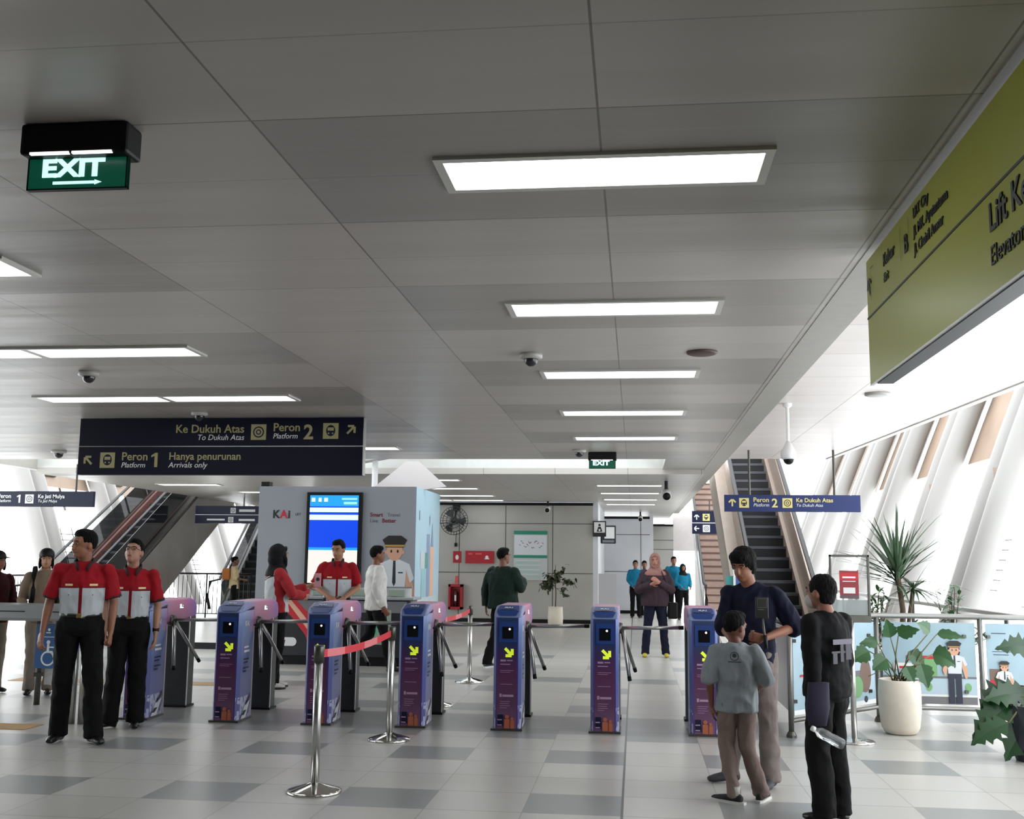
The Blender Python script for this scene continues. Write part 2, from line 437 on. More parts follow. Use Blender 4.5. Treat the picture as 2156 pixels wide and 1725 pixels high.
# louvre rails
def louvre(side, Y0, Y1, z0, n, label):
    t = thing('louvre_rack' if side < 0 else 'wall_right_louvre', label, 'louvre' if side < 0 else None)
    if side > 0: t['kind'] = 'structure'
    zb = .1 if side > 0 else z0
    mb = MB()
    for k in range(n):
        z = z0 + k * .16; x = shell_x(z, side) + side * .6; mb.tube([(x, Y0, z), (x, Y1, z)], .012, 4)
    mb.obj('louvre_blades', M_dsteel, t)
    mb = MB()
    for Y in (Y0 + .5, (Y0 + Y1) / 2, Y1 - .5): mb.tube([(shell_x(z0 - zb, side) + side * .6, Y, z0 - zb), (shell_x(z0 + n * .16, side) + side * .6, Y, z0 + n * .16)], .014, 4)
    mb.obj('louvre_posts', M_dsteel, t)
louvre(1, 11.5, 16.6, .9, 5, 'thin horizontal louvre rails outside the right edge near the big leaves')
louvre(1, 17.9, 20.2, 1.1, 6, 'thin louvre rails outside beside the spiky plant')
louvre(-1, 26.2, 28.4, 1.1, 7, 'thin louvre rails outside on the left behind the capped person')
louvre(-1, 33.8, 36.0, .9, 7, 'thin louvre rails outside on the left beyond the black railing')
# ================================================================== CEILING LIGHTS
M_lamp = mat('light_diffuser', '#ffffff', .4, emit='#f4fbff', es=LAMP)
M_frame = mat('light_frame', '#c4c3bd', .4, .2)
def light_proto():
    t = thing('ceiling_light', '', 'ceiling light')
    f = MB()
    for a, b in (((-.635, -.185, -.012), (.635, -.15, .01)), ((-.635, .15, -.012), (.635, .185, .01)), ((-.635, -.15, -.012), (-.6, .15, .01)), ((.6, -.15, -.012), (.635, .15, .01))): f.box(a, b)
    f.obj('light_frame', M_frame, t)
    d = MB(); d.box((-.6, -.15, -.004), (.6, .15, .008)); d.obj('diffuser', M_lamp, t)
    return t
LT = light_proto(); first = True
ordn = ['nearest the camera', 'second from the camera', 'third from the camera', 'fourth from the camera', 'fifth from the camera', 'sixth from the camera']
def place_light(x, y, z, label, group):
    global first
    if first:
        o = LT; o.location = (x, y, z - .002); first = False; setp(o, label, None, group)
    else: dup(LT, (x, y, z - .002), 0, label, group)
for k in range(5): place_light(LX, LY + LP * k, CZ, 'recessed light panel in the middle ceiling row, %s' % ordn[k], 'middle row of ceiling lights')
for k in range(5):
    place_light(-3.82, 5.12 + LP * k, CZ, 'light panel, right one of a pair above the left hall, %s' % ordn[k], 'paired ceiling lights on the left')
    place_light(-5.08, 5.12 + LP * k, CZ, 'light panel, left one of a pair above the left hall, %s' % ordn[k], 'paired ceiling lights on the left')
for k, y in enumerate([20.3, 22.6, 24.95, 27.1]): place_light(-.11, y, FZ, 'far light panel before the white wall, %s' % ordn[k], 'far ceiling lights right of the exit sign')
for k, y in enumerate([18.98, 21.26, 23.7, 25.5]):
    place_light(-3.75, y, FZ, 'far light panel beside the booth top, %s' % ordn[k], 'far ceiling lights by the booth')
place_light(-5.0, 25.5, FZ, 'far light panel above the wall fan', 'far ceiling lights by the booth')
for k, (x, y) in enumerate([(-8.8, 20.4), (-8.0, 22.7), (-7.4, 24.7)]): place_light(x, y, FZ, 'far left light panel above the escalator side, %s' % ordn[k], 'far left ceiling lights')

# ------------------------------------------------------------------ small ceiling devices
M_devw = mat('device_white', '#a9a8a4', .4)
def dome(x, y, z, label, r=.06, group='dome cameras on the ceiling'):
    t = thing('dome_camera', label, 'camera', (x, y, z), 0, group)
    b = MB(); b.smooth = True; b.lathe([(r * 1.2, 0), (r * 1.2, -.03), (r * .9, -.04)]); b.obj('mount', M_devw, t)
    d = MB(); d.smooth = True; d.ell((0, 0, -.04), (r * .75, r * .75, r * .8), 16, 8); d.obj('dome_lens', mat('smoked_dome', '#26262a', .1), t)
dome(-.753, 7.68, CZ, 'dome camera on the ceiling between the second and third middle lights', .07)
dome(-4.47, 8.24, CZ, 'dome camera on the ceiling at left before the long pair of lights', .07)
dome(-4.53, 10.66, CZ, 'pale dome camera just above the big dark hanging sign', .07)
dome(-.754, 14.55, CZ, 'small dome camera left of the far exit sign', .08)
dome(-8.3, 14.6, CZ, 'small dome camera at far left behind the dark hanging sign', .09)
t = thing('round_downlight', 'flat grey disc on the bright side ceiling just past the yellow sign', 'ceiling disc', (2.5, 11.3, 3.25))
b = MB(); b.smooth = True; b.lathe([(.13, 0), (.13, -.02), (.1, -.03), (0, -.03)]); b.obj('disc', M_devw, t)
t = thing('ceiling_speaker', 'brown round speaker disc right of the second middle dome camera', 'speaker', (.484, 7.68, CZ))
b = MB(); b.smooth = True; b.lathe([(.11, 0), (.11, -.012), (.09, -.02), (.0, -.02)]); b.obj('grille', mat('speaker_brown', '#4b3a36', .6), t)
# pendant cctv camera
t = thing('pendant_camera', 'white dome camera hanging on a long pole from the bright side ceiling', 'camera', (1.68, 12.0, 3.25))
b = MB(); b.tube([(0, 0, 0), (0, 0, -.5)], .018, 10); b.lathe([(.05, 0), (.05, -.03), (.02, -.05)]); b.obj('pole', M_white, t)
b = MB(); b.smooth = True; b.lathe([(.02, -.42), (.06, -.5), (.085, -.54), (.085, -.6), (.07, -.62)]); b.obj('housing', M_white, t)
b = MB(); b.smooth = True; b.ell((0, 0, -.62), (.06, .06, .06)); b.obj('lens', M_black, t)
def bullet(x, y, z, label, s=1.0):
    t = thing('bullet_camera', label, 'camera', (x, y, z), 0, 'bullet cameras')
    b = MB(); b.tube([(0, 0, 0), (0, 0, -.12 * s)], .02 * s, 8); b.obj('bracket', M_black, t)
    b = MB(); b.smooth = True; b.tube([(0, .06 * s, -.13 * s), (0, -.16 * s, -.19 * s)], .055 * s, 12); b.obj('camera_body', M_white, t)
    b = MB(); b.smooth = True; b.tube([(0, -.155 * s, -.189 * s), (0, -.17 * s, -.193 * s)], .045 * s, 12); b.obj('camera_lens', M_black, t)
bullet(.55, 19.2, FZ, 'white bullet camera on the far ceiling above the blue-shirted group', 1.5)
bullet(-2.1, 25.9, FZ, 'small white bullet camera above the middle of the grey panel wall', 1.2)
bullet(.15, 31.3, FZ, 'tiny bullet camera above the white panel wall', 1.2)

# ------------------------------------------------------------------ exit signs
M_green = mat('exit_green', '#0c4236', .3, emit='#0d7a5c', es=.22)
M_exitw = mat('exit_white', '#d8fff8', .4, emit='#c8fff6', es=1.1)
def exit_sign(x, y, label, arrow_=True):
    t = thing('exit_sign', label, 'exit sign', (x, y, CZ))
    b = MB(); b.box((-.197, -.06, -.115), (.197, .06, 0), .012); b.obj('housing', M_black, t)
    b = MB(); b.box((-.187, -.012, -.225), (.183, .006, -.105)); b.obj('panel', M_green, t)
    b = MB()
    for p in (((-.187, -.014, -.228), (-.182, .008, -.11)), ((.178, -.014, -.228), (.183, .008, -.11)), ((-.187, -.014, -.229), (.183, .008, -.224))): b.box(*p)
    b.obj('panel_frame', M_black, t)
    text('lettering', 'EXIT', .088, M_exitw, t, (-.135, -.0135, -.18), 0, 'LEFT', .0035).scale = (1.28, 1, 1)
    if arrow_:
        art('arrow', [(rect(-.09, -.21, .07, -.199), 0), ([(.065, -.214), (.092, -.2045), (.065, -.195)], 0)], [M_exitw], t, (0, -.0125, 0))
    b = MB(); b.box((-.155, -.062, -.116), (-.012, -.05, -.108)); b.box((.0, -.062, -.116), (.145, -.05, -.108)); b.obj('lamp_slot', mat('slot_light', '#ffffff', .4, emit='#ffeefc', es=2.0), t)
exit_sign(-1.94, 3.42, 'green lit exit sign with an arrow, hanging from the near ceiling at left')
exit_sign(-.45, 14.9, 'small green exit sign at the far end of the ceiling', False)

# ------------------------------------------------------------------ wayfinding signs
def picto_train(cx, cz, s, mi_bg, mi_fg):
    r = s / 2
    return [(rect(cx - r, cz - r, cx + r, cz + r), mi_bg), (disc(cx, cz + .02 * s, .3 * s, .36 * s, 16), mi_fg), (rect(cx - .2 * s, cz + .02 * s, cx + .2 * s, cz + .22 * s), mi_bg), (disc(cx - .13 * s, cz - .15 * s, .05 * s), mi_bg), (disc(cx + .13 * s, cz - .15 * s, .05 * s), mi_bg)]
def one_glyph(cx, cz, w, h):
    """the digit 1 with its flag"""
    return [(rect(cx, cz, cx + w, cz + h), 0), ([(cx + w * .2, cz + h), (cx - w * 1.1, cz + h * .82), (cx - w * 1.1, cz + h * .68), (cx + w * .2, cz + h * .8)], 0)]
def icons(parent, o, mats, items):
    for nm, shapes in items: art(nm, shapes, mats, parent, o)
def picto_ring(cx, cz, s, mi_bg, mi_fg):
    r = s / 2
    return [(rect(cx - r, cz - r, cx + r, cz + r), mi_bg), (disc(cx, cz, .36 * s), mi_fg), (disc(cx, cz, .28 * s), mi_bg), (disc(cx, cz, .17 * s), mi_fg), (disc(cx, cz, .1 * s), mi_bg)]
SM = [M_navy, M_yel, M_wht]
# the large two-row sign
t = thing('platform_sign', 'large dark two-row hanging sign, platform 2 above and platform 1 below', 'hanging sign', (-4.48, 11.1, 0))
b = MB(); b.box((-1.6, 0, 2.375), (1.6, .09, 2.995)); b.obj('board', mat('sign_navy_dark', '#070a1e', .45, spec=.2), t)
b = MB(); b.box((-1.6, -.004, 2.682), (1.6, 0, 2.69)); b.box((1.598, -.006, 2.375), (1.606, .09, 2.995)); b.obj('divider', M_steel, t)
M_yel = mat('sign_yellow_dim', '#9a9468', .5); SMB = [M_navy, M_yel, M_wht]
icons(t, (0, -.002, 0), SMB, [('line_pictogram', picto_ring(.44, 2.84, .17, 1, 0)), ('train_pictogram', picto_train(1.24, 2.85, .17, 1, 0)), ('arrow_mark', [(p, 1) for p in arrow(1.46, 2.86, .11, PI / 4)]),
    ('arrow_mark', [(p, 1) for p in arrow(-1.48, 2.53, .11, 3 * PI / 4)]), ('train_pictogram', picto_train(-1.26, 2.535, .17, 1, 0))])
text('lettering', 'Ke Dukuh Atas', .125, M_yel, t, (.28, -.003, 2.835), 0, 'RIGHT', .0015)
text('lettering', 'To Dukuh Atas', .085, M_wht, t, (.28, -.003, 2.755), 0, 'RIGHT', 0, .2)
text('lettering', 'Peron', .125, M_yel, t, (.6, -.003, 2.85), 0, 'LEFT', .0015)
text('lettering', 'Platform', .08, M_wht, t, (.6, -.003, 2.77), 0, 'LEFT', 0, .2)
text('lettering', '2', .22, M_yel, t, (.94, -.003, 2.765), 0, 'LEFT', .005)
text('lettering', 'Peron', .125, M_yel, t, (-1.1, -.003, 2.535), 0, 'LEFT', .0015)
text('lettering', 'Platform', .08, M_wht, t, (-1.1, -.003, 2.455), 0, 'LEFT', 0, .2)
art('digit_one', one_glyph(-.72, 2.46, .035, .155), [M_yel], t, (0, -.003, 0))
text('lettering', 'Hanya penurunan', .115, M_yel, t, (-.56, -.003, 2.54), 0, 'LEFT', .0015)
text('lettering', 'Arrivals only', .085, M_wht, t, (-.56, -.003, 2.455), 0, 'LEFT', 0, .2)
# bracket arms up to the ceiling are hidden: the sign hangs tight under it
M_yel = mat('sign_yellow', '#cfc27a', .5)
# platform 2 sign on the right
t = thing('platform_sign', 'blue hanging sign for platform 2 in front of the right escalator', 'hanging sign', (1.385, 17.0, 0))
b = MB(); b.box((0, 0, 2.285), (2.06, .07, 2.545)); b.obj('board', mat('sign_blue', '#1e2b5c', .45, spec=.3), t)
b = MB(); b.tube([(.39, .035, 2.54), (.39, .035, 3.26)], .018, 8); b.obj('hanger_rod', M_dsteel, t)
b = MB(); b.tube([(1.68, .035, 2.54), (1.68, .035, 3.26)], .018, 8); b.obj('hanger_rod', M_dsteel, t)
icons(t, (0, -.002, 0), SM, [('arrow_mark', [(p, 1) for p in arrow(.12, 2.42, .11, PI / 2)]), ('train_pictogram', picto_train(.3, 2.42, .15, 1, 0)), ('line_pictogram', picto_ring(.96, 2.42, .15, 1, 0))])
text('lettering', 'Peron', .1, M_yel, t, (.44, -.003, 2.435), 0, 'LEFT', .0015)
text('lettering', 'Platform', .07, M_wht, t, (.44, -.003, 2.365), 0, 'LEFT', 0, .2)
text('lettering', '2', .19, M_yel, t, (.72, -.003, 2.355), 0, 'LEFT', .004)
text('lettering', 'Ke Dukuh Atas', .09, M_yel, t, (1.09, -.003, 2.435), 0, 'LEFT', .0015)
text('lettering', 'To Dukuh Atas', .065, M_wht, t, (1.09, -.003, 2.365), 0, 'LEFT', 0, .2)
# platform 1 sign on the left
t = thing('platform_sign', 'dark hanging sign for platform 1 cut by the left picture edge', 'hanging sign', (-9.0, 17.0, 0))
b = MB(); b.box((-2.3, 0, 2.3), (0, .07, 2.56)); b.obj('board', mat('sign_navy_grey', '#10152c', .45, spec=.25), t)
b = MB(); b.tube([(-.33, .035, 2.55), (-.33, .035, 3.02)], .018, 8); b.obj('hanger_rod', M_dsteel, t)
b = MB(); b.tube([(-1.97, .035, 2.55), (-1.97, .035, 3.02)], .018, 8); b.obj('hanger_rod', M_dsteel, t)
art('pictograms', picto_ring(-1.13, 2.43, .15, 2, 0), SM, t, (0, -.002, 0))
text('lettering', 'Peron', .1, M_wht, t, (-1.7, -.003, 2.445), 0, 'LEFT', .001)
text('lettering', 'Platform', .07, M_wht, t, (-1.7, -.003, 2.375), 0, 'LEFT', 0, .2)
art('digit_one', one_glyph(-1.32, 2.365, .03, .135), [M_wht], t, (0, -.003, 0))
text('lettering', 'Ke Jati Mulya', .09, M_wht, t, (-.98, -.003, 2.445), 0, 'LEFT', .001)
text('lettering', 'To Jati Mulya', .065, M_wht, t, (-.98, -.003, 2.375), 0, 'LEFT', 0, .2)
# far small two-row signs
t = thing('direction_sign', 'small far blue sign above the pinkish stairs', 'hanging sign', (1.62, 31.2, 0))
b = MB(); b.box((0, 0, 2.3), (.95, .08, 2.95)); b.obj('board', SM[0], t)
b = MB(); b.box((0, -.004, 2.6), (.95, 0, 2.62)); b.obj('divider', M_wht, t)
b = MB(); b.tube([(.5, .04, 2.94), (.5, .04, 3.25)], .02, 6); b.obj('hanger_rod', M_dsteel, t)
icons(t, (0, -.002, 0), SM, [('train_pictogram', picto_train(.4, 2.77, .2, 1, 0)), ('line_pictogram', picto_ring(.4, 2.45, .2, 2, 0)), ('arrow_mark', [(p, 2) for p in arrow(.13, 2.77, .14, PI / 2)]), ('arrow_mark', [(p, 2) for p in arrow(.13, 2.45, .14, PI)]), ('text_block', [(rect(.7, 2.7, .9, 2.84), 2)]), ('text_block', [(rect(.7, 2.38, .9, 2.52), 2)])])
t = thing('direction_sign', 'far dark two-row sign half hidden between the left escalator and the booth', 'hanging sign', (-10.6, 25.0, 0))
b = MB(); b.box((0, 0, 2.3), (1.7, .08, 2.72)); b.obj('board', SM[0], t)
b = MB(); b.box((0, -.004, 2.5), (1.7, 0, 2.515)); b.obj('divider', M_wht, t)
b = MB(); b.tube([(1.2, .04, 2.7), (1.2, .04, 2.93)], .02, 6); b.obj('hanger_rod', M_dsteel, t)
icons(t, (0, -.002, 0), SM, [('line_pictogram', picto_ring(.95, 2.61, .13, 2, 0)), ('line_pictogram', picto_ring(.9, 2.39, .13, 2, 0)), ('text_line', [(rect(1.1, 2.58, 1.5, 2.64), 2)]), ('text_line', [(rect(.3, 2.37, .75, 2.41), 2)]), ('text_line', [(rect(1.1, 2.36, 1.5, 2.41), 2)])])
# yellow lift sign
M_ysign = mat('lift_sign_yellow', '#989a34', .35, var=.05, scale=1.2)
t = thing('lift_sign', 'long yellow-green hanging sign for the lift at upper right', 'hanging sign', (1.13, 5.25, 0))
b = MB(); b.box((0, -4.2, 2.354), (.012, 0, 2.962)); b.obj('board', M_ysign, t)
b = MB(); b.box((-.001, -4.2, 2.350), (.014, 0, 2.354)); b.obj('edge_trim', M_white, t)
b = MB(); b.box((.013, -4.2, 2.345), (.085, -.09, 2.96)); b.obj('back_box', mat('black_box', '#101218', .4), t)
b = MB(); b.box((-.003, -4.2, 2.674), (0, 0, 2.683)); b.obj('divider', M_blackp, t)
mt = M_blackp; RZ = -PI / 2
text('lettering', 'Keluar', .08, mt, t, (-.003, -.36, 2.84), RZ, 'LEFT', .001)
text('lettering', 'Exit', .06, mt, t, (-.003, -.36, 2.765), RZ, 'LEFT', 0, .2)
text('lettering', 'B', .11, mt, t, (-.003, -.74, 2.79), RZ, 'LEFT', .002)
text('lettering', 'LRT City', .062, mt, t, (-.003, -.9, 2.89), RZ, 'LEFT', .0006)
text('lettering', 'Jl. MK. Ayutantama', .062, mt, t, (-.003, -.9, 2.815), RZ, 'LEFT', .0006)
text('lettering', 'Jl. Chairil Anwar', .062, mt, t, (-.003, -.9, 2.74), RZ, 'LEFT', .0006)
text('lettering', 'Lift Keluar', .13, mt, t, (-.003, -1.8, 2.55), RZ, 'LEFT', .002)
text('lettering', 'Elevator to exit', .09, mt, t, (-.003, -1.8, 2.44), RZ, 'LEFT', 0)
Ay = [(p, 0) for p in arrow(.06, 2.82, .085, PI * .6)] + [(rect(.1, 2.75, .105, 2.9), 0), (rect(.1, 2.9, .17, 2.904), 0), (rect(.69, 2.77, .695, 2.92), 0), (rect(.83, 2.77, .835, 2.92), 0)]
art('pictograms', Ay, [mt], t, (-.002, 0, 0), (0, -1, 0), (0, 0, 1))

# ================================================================== TURNSTILES
def turnstile_materials():
    f = bpy.data.materials.new('turnstile_front_print'); f.use_nodes = True; N = NB(f); x, y, z = N.coord()
    c = N.ramp(z, [(0.0, '#6b4a6e'), (.22, '#4e2c4a'), (.5, '#471a42'), (.68, '#2a1848'), (.76, '#0c2250'), (.98, '#112a52')])
    edge = N.gt(N.m('ABSOLUTE', x), .088); c = N.mix(N.mul(edge, .8), c, '#2f2a72')
    N.out(c); N.b.inputs['Roughness'].default_value = .45
    s = bpy.data.materials.new('turnstile_side_print'); s.use_nodes = True; N = NB(s); x, y, z = N.coord()
    c = N.ramp(z, [(0.0, '#5a5588'), (.5, '#4a5890'), (.85, '#6278a8'), (1.0, '#8898c4')])
    sk = N.mul(N.lt(z, .22), N.gt(N.noise(26, 2, (1, 1, .5)), .53)); c = N.mix(N.mul(sk, .6), c, '#c8cfe4')
    rear = N.m('SMOOTH_MIN', N.m('MAXIMUM', N.m('MULTIPLY', N.m('SUBTRACT', y, .18), 4), 0), 1.0, .05)
    c = N.mix(N.mul(rear, N.gt(z, .8)), c, '#c06a9c'); N.out(c); N.b.inputs['Roughness'].default_value = .4
    p = bpy.data.materials.new('turnstile_top_print'); p.use_nodes = True; N = NB(p); x, y, z = N.coord()
    c = N.ramp(y, [(0.0, '#7482a8'), (.2, '#8080ac'), (.42, '#b0708f'), (.7, '#b26488'), (1.0, '#7c4c98')]); N.out(c); N.b.inputs['Roughness'].default_value = .4
    return f, s, p
M_tf, M_ts, M_tt = turnstile_materials()
M_lime = mat('lime_arrow', '#d8e83a', .4, emit='#d8f030', es=.35)
M_tblue = mat('reader_blue', '#16326a', .35, emit='#1d4fb0', es=.03)
M_tdark = mat('scanner_dark', '#06080d', .15)
M_orange = mat('print_brown', '#9a5338', .5)
M_rear = mat('cabinet_grey', '#303233', .5, .3, var=.1)
def turnstile():
    t = thing('turnstile', '', 'turnstile')
    # front pedestal: chamfered footprint
    fp = [(-.125, .04), (-.1, 0), (.1, 0), (.125, .04), (.125, .33), (-.125, .33)]
    mb = MB(); a = [V((p[0], p[1], .015)) for p in fp]; b_ = [V((p[0], p[1], .985 + (p[1] * .16))) for p in fp]
    mb.add(a + b_, []); n = 6
    for i in range(n):
        j = (i + 1) % n; mb.f.append([i, j, n + j, n + i]); mb.mi.append(0 if i == 1 else 1); mb.sm.append(False)
    mb.f.append(list(range(n, 2 * n))); mb.mi.append(2); mb.sm.append(False)
    mb.obj('pedestal', [M_tf, M_ts, M_tt], t)
    m = MB(); m.box((-.14, -.015, 0), (.14, .34, .018)); m.obj('base_plate', M_dsteel, t)
    # top canopy: sloping head, long deck, underside curving up to the rear leg
    prof = [(.0, .985), (.06, 1.045), (.2, 1.085), (.9, 1.085), (1.02, 1.05), (1.05, .99), (1.05, .9), (.95, .885), (.6, .86), (.4, .86), (.33, .86), (.33, .985)]
    m = MB(); m.cur = 0
    m.prism([(y, z) for y, z in prof], (-.125, 0, 0), (0, 1, 0), (0, 0, 1), .25); o = m.obj('canopy', [M_tt], t)
    bv = o.modifiers.new('b', 'BEVEL'); bv.width = .018; bv.segments = 3
    # card reader face on the head
    m = MB(); s = math.atan2(.06, .06)
    m.add([(-.075, .008, .997), (.075, .008, .997), (.1, .05, 1.041), (-.1, .05, 1.041)], [(0, 1, 2, 3)])
    m.add([(-.1, .055, 1.051), (.1, .055, 1.051), (.085, .17, 1.083), (-.085, .17, 1.083)], [(0, 1, 2, 3)])
    m.v = [v + V((0, -.004, .006)) for v in m.v]; m.obj('card_reader', M_tblue, t)
    text('lettering', 'KAI', .05, M_wht, t, (-.045, .0, 0), 0).matrix_local = Matrix.Translation((-.04, .075, 1.068)) @ Matrix.Rotation(math.radians(14), 4, 'X')
    # front display
    m = MB(); m.box((-.075, -.006, .77), (.085, 0, .95)); m.obj('scanner_bezel', M_tblue, t)
    m = MB(); m.box((-.045, -.010, .80), (.055, -.004, .905)); m.obj('scanner_window', M_tdark, t)
    art('scanner_light', [(disc(.022, .885, .009), 0)], [mat('scanner_led', '#ffffff', .4, emit='#ffffff', es=2)], t, (0, -.011, 0))
    art('lime_arrow', [(p, 0) for p in arrow(.012, .685, .088, -PI / 4, .3)], [M_lime], t, (0, -.002, 0))
    L = [(rect(-.06, .6, -.01, .616), 0), (rect(.0, .604, .05, .614), 0), (rect(-.06, .572, .03, .58), 0), (rect(-.065, .29, -.045, .32), 0), (rect(-.04, .293, .06, .312), 0), (rect(-.06, .4, .05, .404), 0), (rect(-.06, .25, .03, .254), 0), (rect(-.06, .232, .02, .236), 0), (rect(-.06, .214, .03, .218), 0), (rect(-.06, .196, .0, .2), 0), (rect(-.06, .52, .06, .524), 0), (rect(-.06, .505, .03, .509), 0),
         (rect(-.08, .04, -.03, .14), 1), (rect(-.02, .02, .03, .1), 2), (disc(.005, .12, .018), 2), (rect(.035, .02, .07, .09), 2), (disc(.05, .105, .014), 2), (rect(-.08, .045, -.04, .055), 0), (rect(-.08, .09, -.04, .1), 0)]
    art('front_print', L, [mat('print_pale', '#9a7a98', .5), M_navy, M_orange], t, (0, -.001, 0))
    # side print (faces +x)
    tx = text_mesh('KAI', .07, .001, 'LEFT', .001); tx.materials.append(M_wht); link('lettering', tx, t, (.127, .1, .86), (PI / 2, 0, PI / 2))
    art('side_print', [(rect(.1, .55, .24, .565), 1), (rect(.1, .52, .21, .535), 1), (rect(.1, .47, .24, .485), 1), (rect(.1, .44, .18, .455), 1), (rect(.1, .62, .24, .64), 0), (rect(.1, .66, .22, .675), 0), ([(.08, .02), (.2, .02), (.3, .17), (.16, .13)], 0), ([(.1, .05), (.16, .05), (.22, .09), (.14, .09)], 1), ([(.2, .13), (.3, .2), (.3, .24), (.2, .16)], 1)], [M_wht, M_navy], t, (.125, 0, 0), (0, 1, 0), (0, 0, 1))
    # logo on deck side
    art('deck_mark', [(rect(.62, .99, .66, 1.03), 0), (rect(.66, .99, .7, 1.0), 0), (rect(.68, 1.01, .69, 1.02), 0)], [M_exitw], t, (.125, 0, 0), (0, 1, 0), (0, 0, 1))
    # pale post at the back of the pedestal, rear leg
    m = MB(); m.box((.07, .335, .02), (.125, .36, .85)); m.obj('pale_strip', mat('pale_strip', '#b3a8ac', .4), t)
    m = MB(); m.box((-.12, .88, .02), (.12, 1.04, .9)); m.obj('rear_leg', M_rear, t)
    m = MB(); m.box((.12, .872, .02), (.128, .89, .9)); m.obj('edge_trim', M_steel, t)
    m = MB(); m.box((-.135, .86, 0), (.135, 1.06, .02)); m.obj('rear_base', M_black, t)
    # tripod
    m = MB(); m.smooth = True; m.tube([(.1, .45, .885), (.155, .45, .885)], [.06, .045], 16); m.obj('tripod_hub', M_dsteel, t)
    for d in ((.56, 0, .012), (.07, -.12, -.46), (.12, .36, -.42)):
        m = MB(); m.smooth = True; o0 = V((.15, .45, .885)); m.tube([o0, o0 + V(d)], .017, 10); a = m.obj('tripod_arm', M_steel, t)
        m = MB(); m.smooth = True; m.tube([o0 + V(d) * .93, o0 + V(d) * 1.01], .0185, 10); m.obj('arm_cap', M_black, a)
    return t
TS = turnstile()
names = ['turnstile at far left, behind the staff member with glasses', 'purple-blue turnstile with its dark rear leg showing, left of the front steel post', 'purple-blue turnstile partly covered by the front steel post', 'turnstile right behind the middle steel post and red belt', 'turnstile in front of the person in the dark green jacket', 'turnstile before the woman with yellow shoes, seen nearly head on', 'turnstile partly hidden by the boy in the grey-green shirt']
for i, nm in enumerate(names):
    x = -.277 + .868 * (i - 5)
    if i == 0: TS.location = (x, 9.72, 0); setp(TS, nm, None, 'row of turnstiles')
    else: dup(TS, (x, 9.72, 0), 0, nm, 'row of turnstiles')

# ------------------------------------------------------------------ stanchions and belts
def stanchion(x, y, label):
    t = thing('belt_stanchion', label, 'stanchion', (x, y, 0), 0, 'steel belt posts')
    m = MB(); m.smooth = True; m.lathe([(.178, 0), (.178, .012), (.165, .02), (.06, .05), (.032, .062)], n=32); m.obj('base', M_chrome, t)
    m = MB(); m.smooth = True; m.lathe([(.028, .055), (.028, .86)], n=20); m.obj('pole', M_steel, t)
    m = MB(); m.smooth = True; m.lathe([(.034, .82), (.034, .92), (.03, .93)], n=20); m.obj('belt_head', M_dsteel, t)
stanchion(-2.07, 7.0, 'front steel belt post with round base, nearest the camera')
stanchion(-2.05, 9.05, 'middle steel belt post before the third turnstile from the centre')
stanchion(-2.06, 11.2, 'steel belt post mostly hidden behind the rear leg of the third turnstile')
stanchion(-2.045, 13.39, 'rear steel belt post beyond the turnstiles')
M_belt = bpy.data.materials.new('red_belt'); M_belt.use_nodes = True
N = NB(M_belt); x, y, z = N.coord(); lb = N.mx(N.between(y, .12, .55), N.between(y, 1.1, 1.5)); N.out(N.mix(N.mul(lb, .45), '#c22433', '#e8a0a4')); N.b.inputs['Roughness'].default_value = .6
def belt(x0, y0, x1, y1, z0, z1, label):
    mb = MB(); n = 12; top = []; bot = []
    L_ = math.hypot(x1 - x0, y1 - y0); rg = []
    for k in range(n + 1):
        f = k / n; sag = -.03 * 4 * f * (1 - f); y = (y1 - y0) * f; x = (x1 - x0) * f; z = z0 + (z1 - z0) * f + sag
        rg.append([V((x - .001, y, z - .026)), V((x + .001, y, z - .026)), V((x + .001, y, z + .026)), V((x - .001, y, z + .026))])
    mb.rings(rg); o = mb.obj('barrier_belt', M_belt); o.location = (x0, y0, 0); setp(o, label, 'belt', 'red barrier belts')
belt(-2.06, 7.04, -2.05, 9.01, .875, .875, 'red belt stretched from the front steel post to the middle one')
belt(-2.06, 11.24, -2.045, 13.34, .87, .87, 'red belt reaching the rear steel post beyond the turnstiles')

# ================================================================== BOOTH
M_booth = mat('booth_grey', '#8d9299', .5, var=.03, scale=2)
M_boothb = mat('booth_blue', '#94b2c0', .5, var=.05, scale=1.5)
t = thing('information_booth', 'grey and pale blue booth block with printed officer and slogan', 'booth', (-4.59, 16.2, 0))
mb = MB(); mb.box((-1.25, 0, 0), (1.25, 2.0, 2.6)); mb.mi = [1 if k == 3 else 0 for k in range(6)]; mb.obj('body', [M_booth, M_boothb], t)
text('lettering', 'K', .17, M_blackp, t, (-1.02, -.003, 2.11), 0, 'LEFT', .006)
text('lettering', 'A', .17, M_red, t, (-.9, -.003, 2.11), 0, 'LEFT', .006)
text('lettering', 'i', .17, M_blackp, t, (-.775, -.003, 2.11), 0, 'LEFT', .006)
text('lettering', 'LRT', .055, M_blackp, t, (-.66, -.003, 2.15))
text('lettering', 'Smart', .085, mat('print_maroon', '#6e1f2a', .5), t, (.53, -.003, 2.14), 0, 'LEFT', .002)
text('lettering', 'Travel', .08, mat('print_grey', '#5b5f68', .5), t, (.8, -.003, 2.14))
text('lettering', 'Live', .08, mat('print_grey', '#5b5f68', .5), t, (.53, -.003, 2.05), 0)
text('lettering', 'Better', .085, mat('print_maroon', '#6e1f2a', .5), t, (.72, -.003, 2.05), 0, 'LEFT', .002)
M_skinp = mat('print_skin', '#c99a80', .5); M_gold = mat('print_gold', '#b08a3a', .5); M_hairp = mat('print_hair', '#1a1716', .5); M_tie = mat('print_tie', '#20242e', .5); M_lgrey = mat('print_pale_shirt', '#c9ced2', .5)
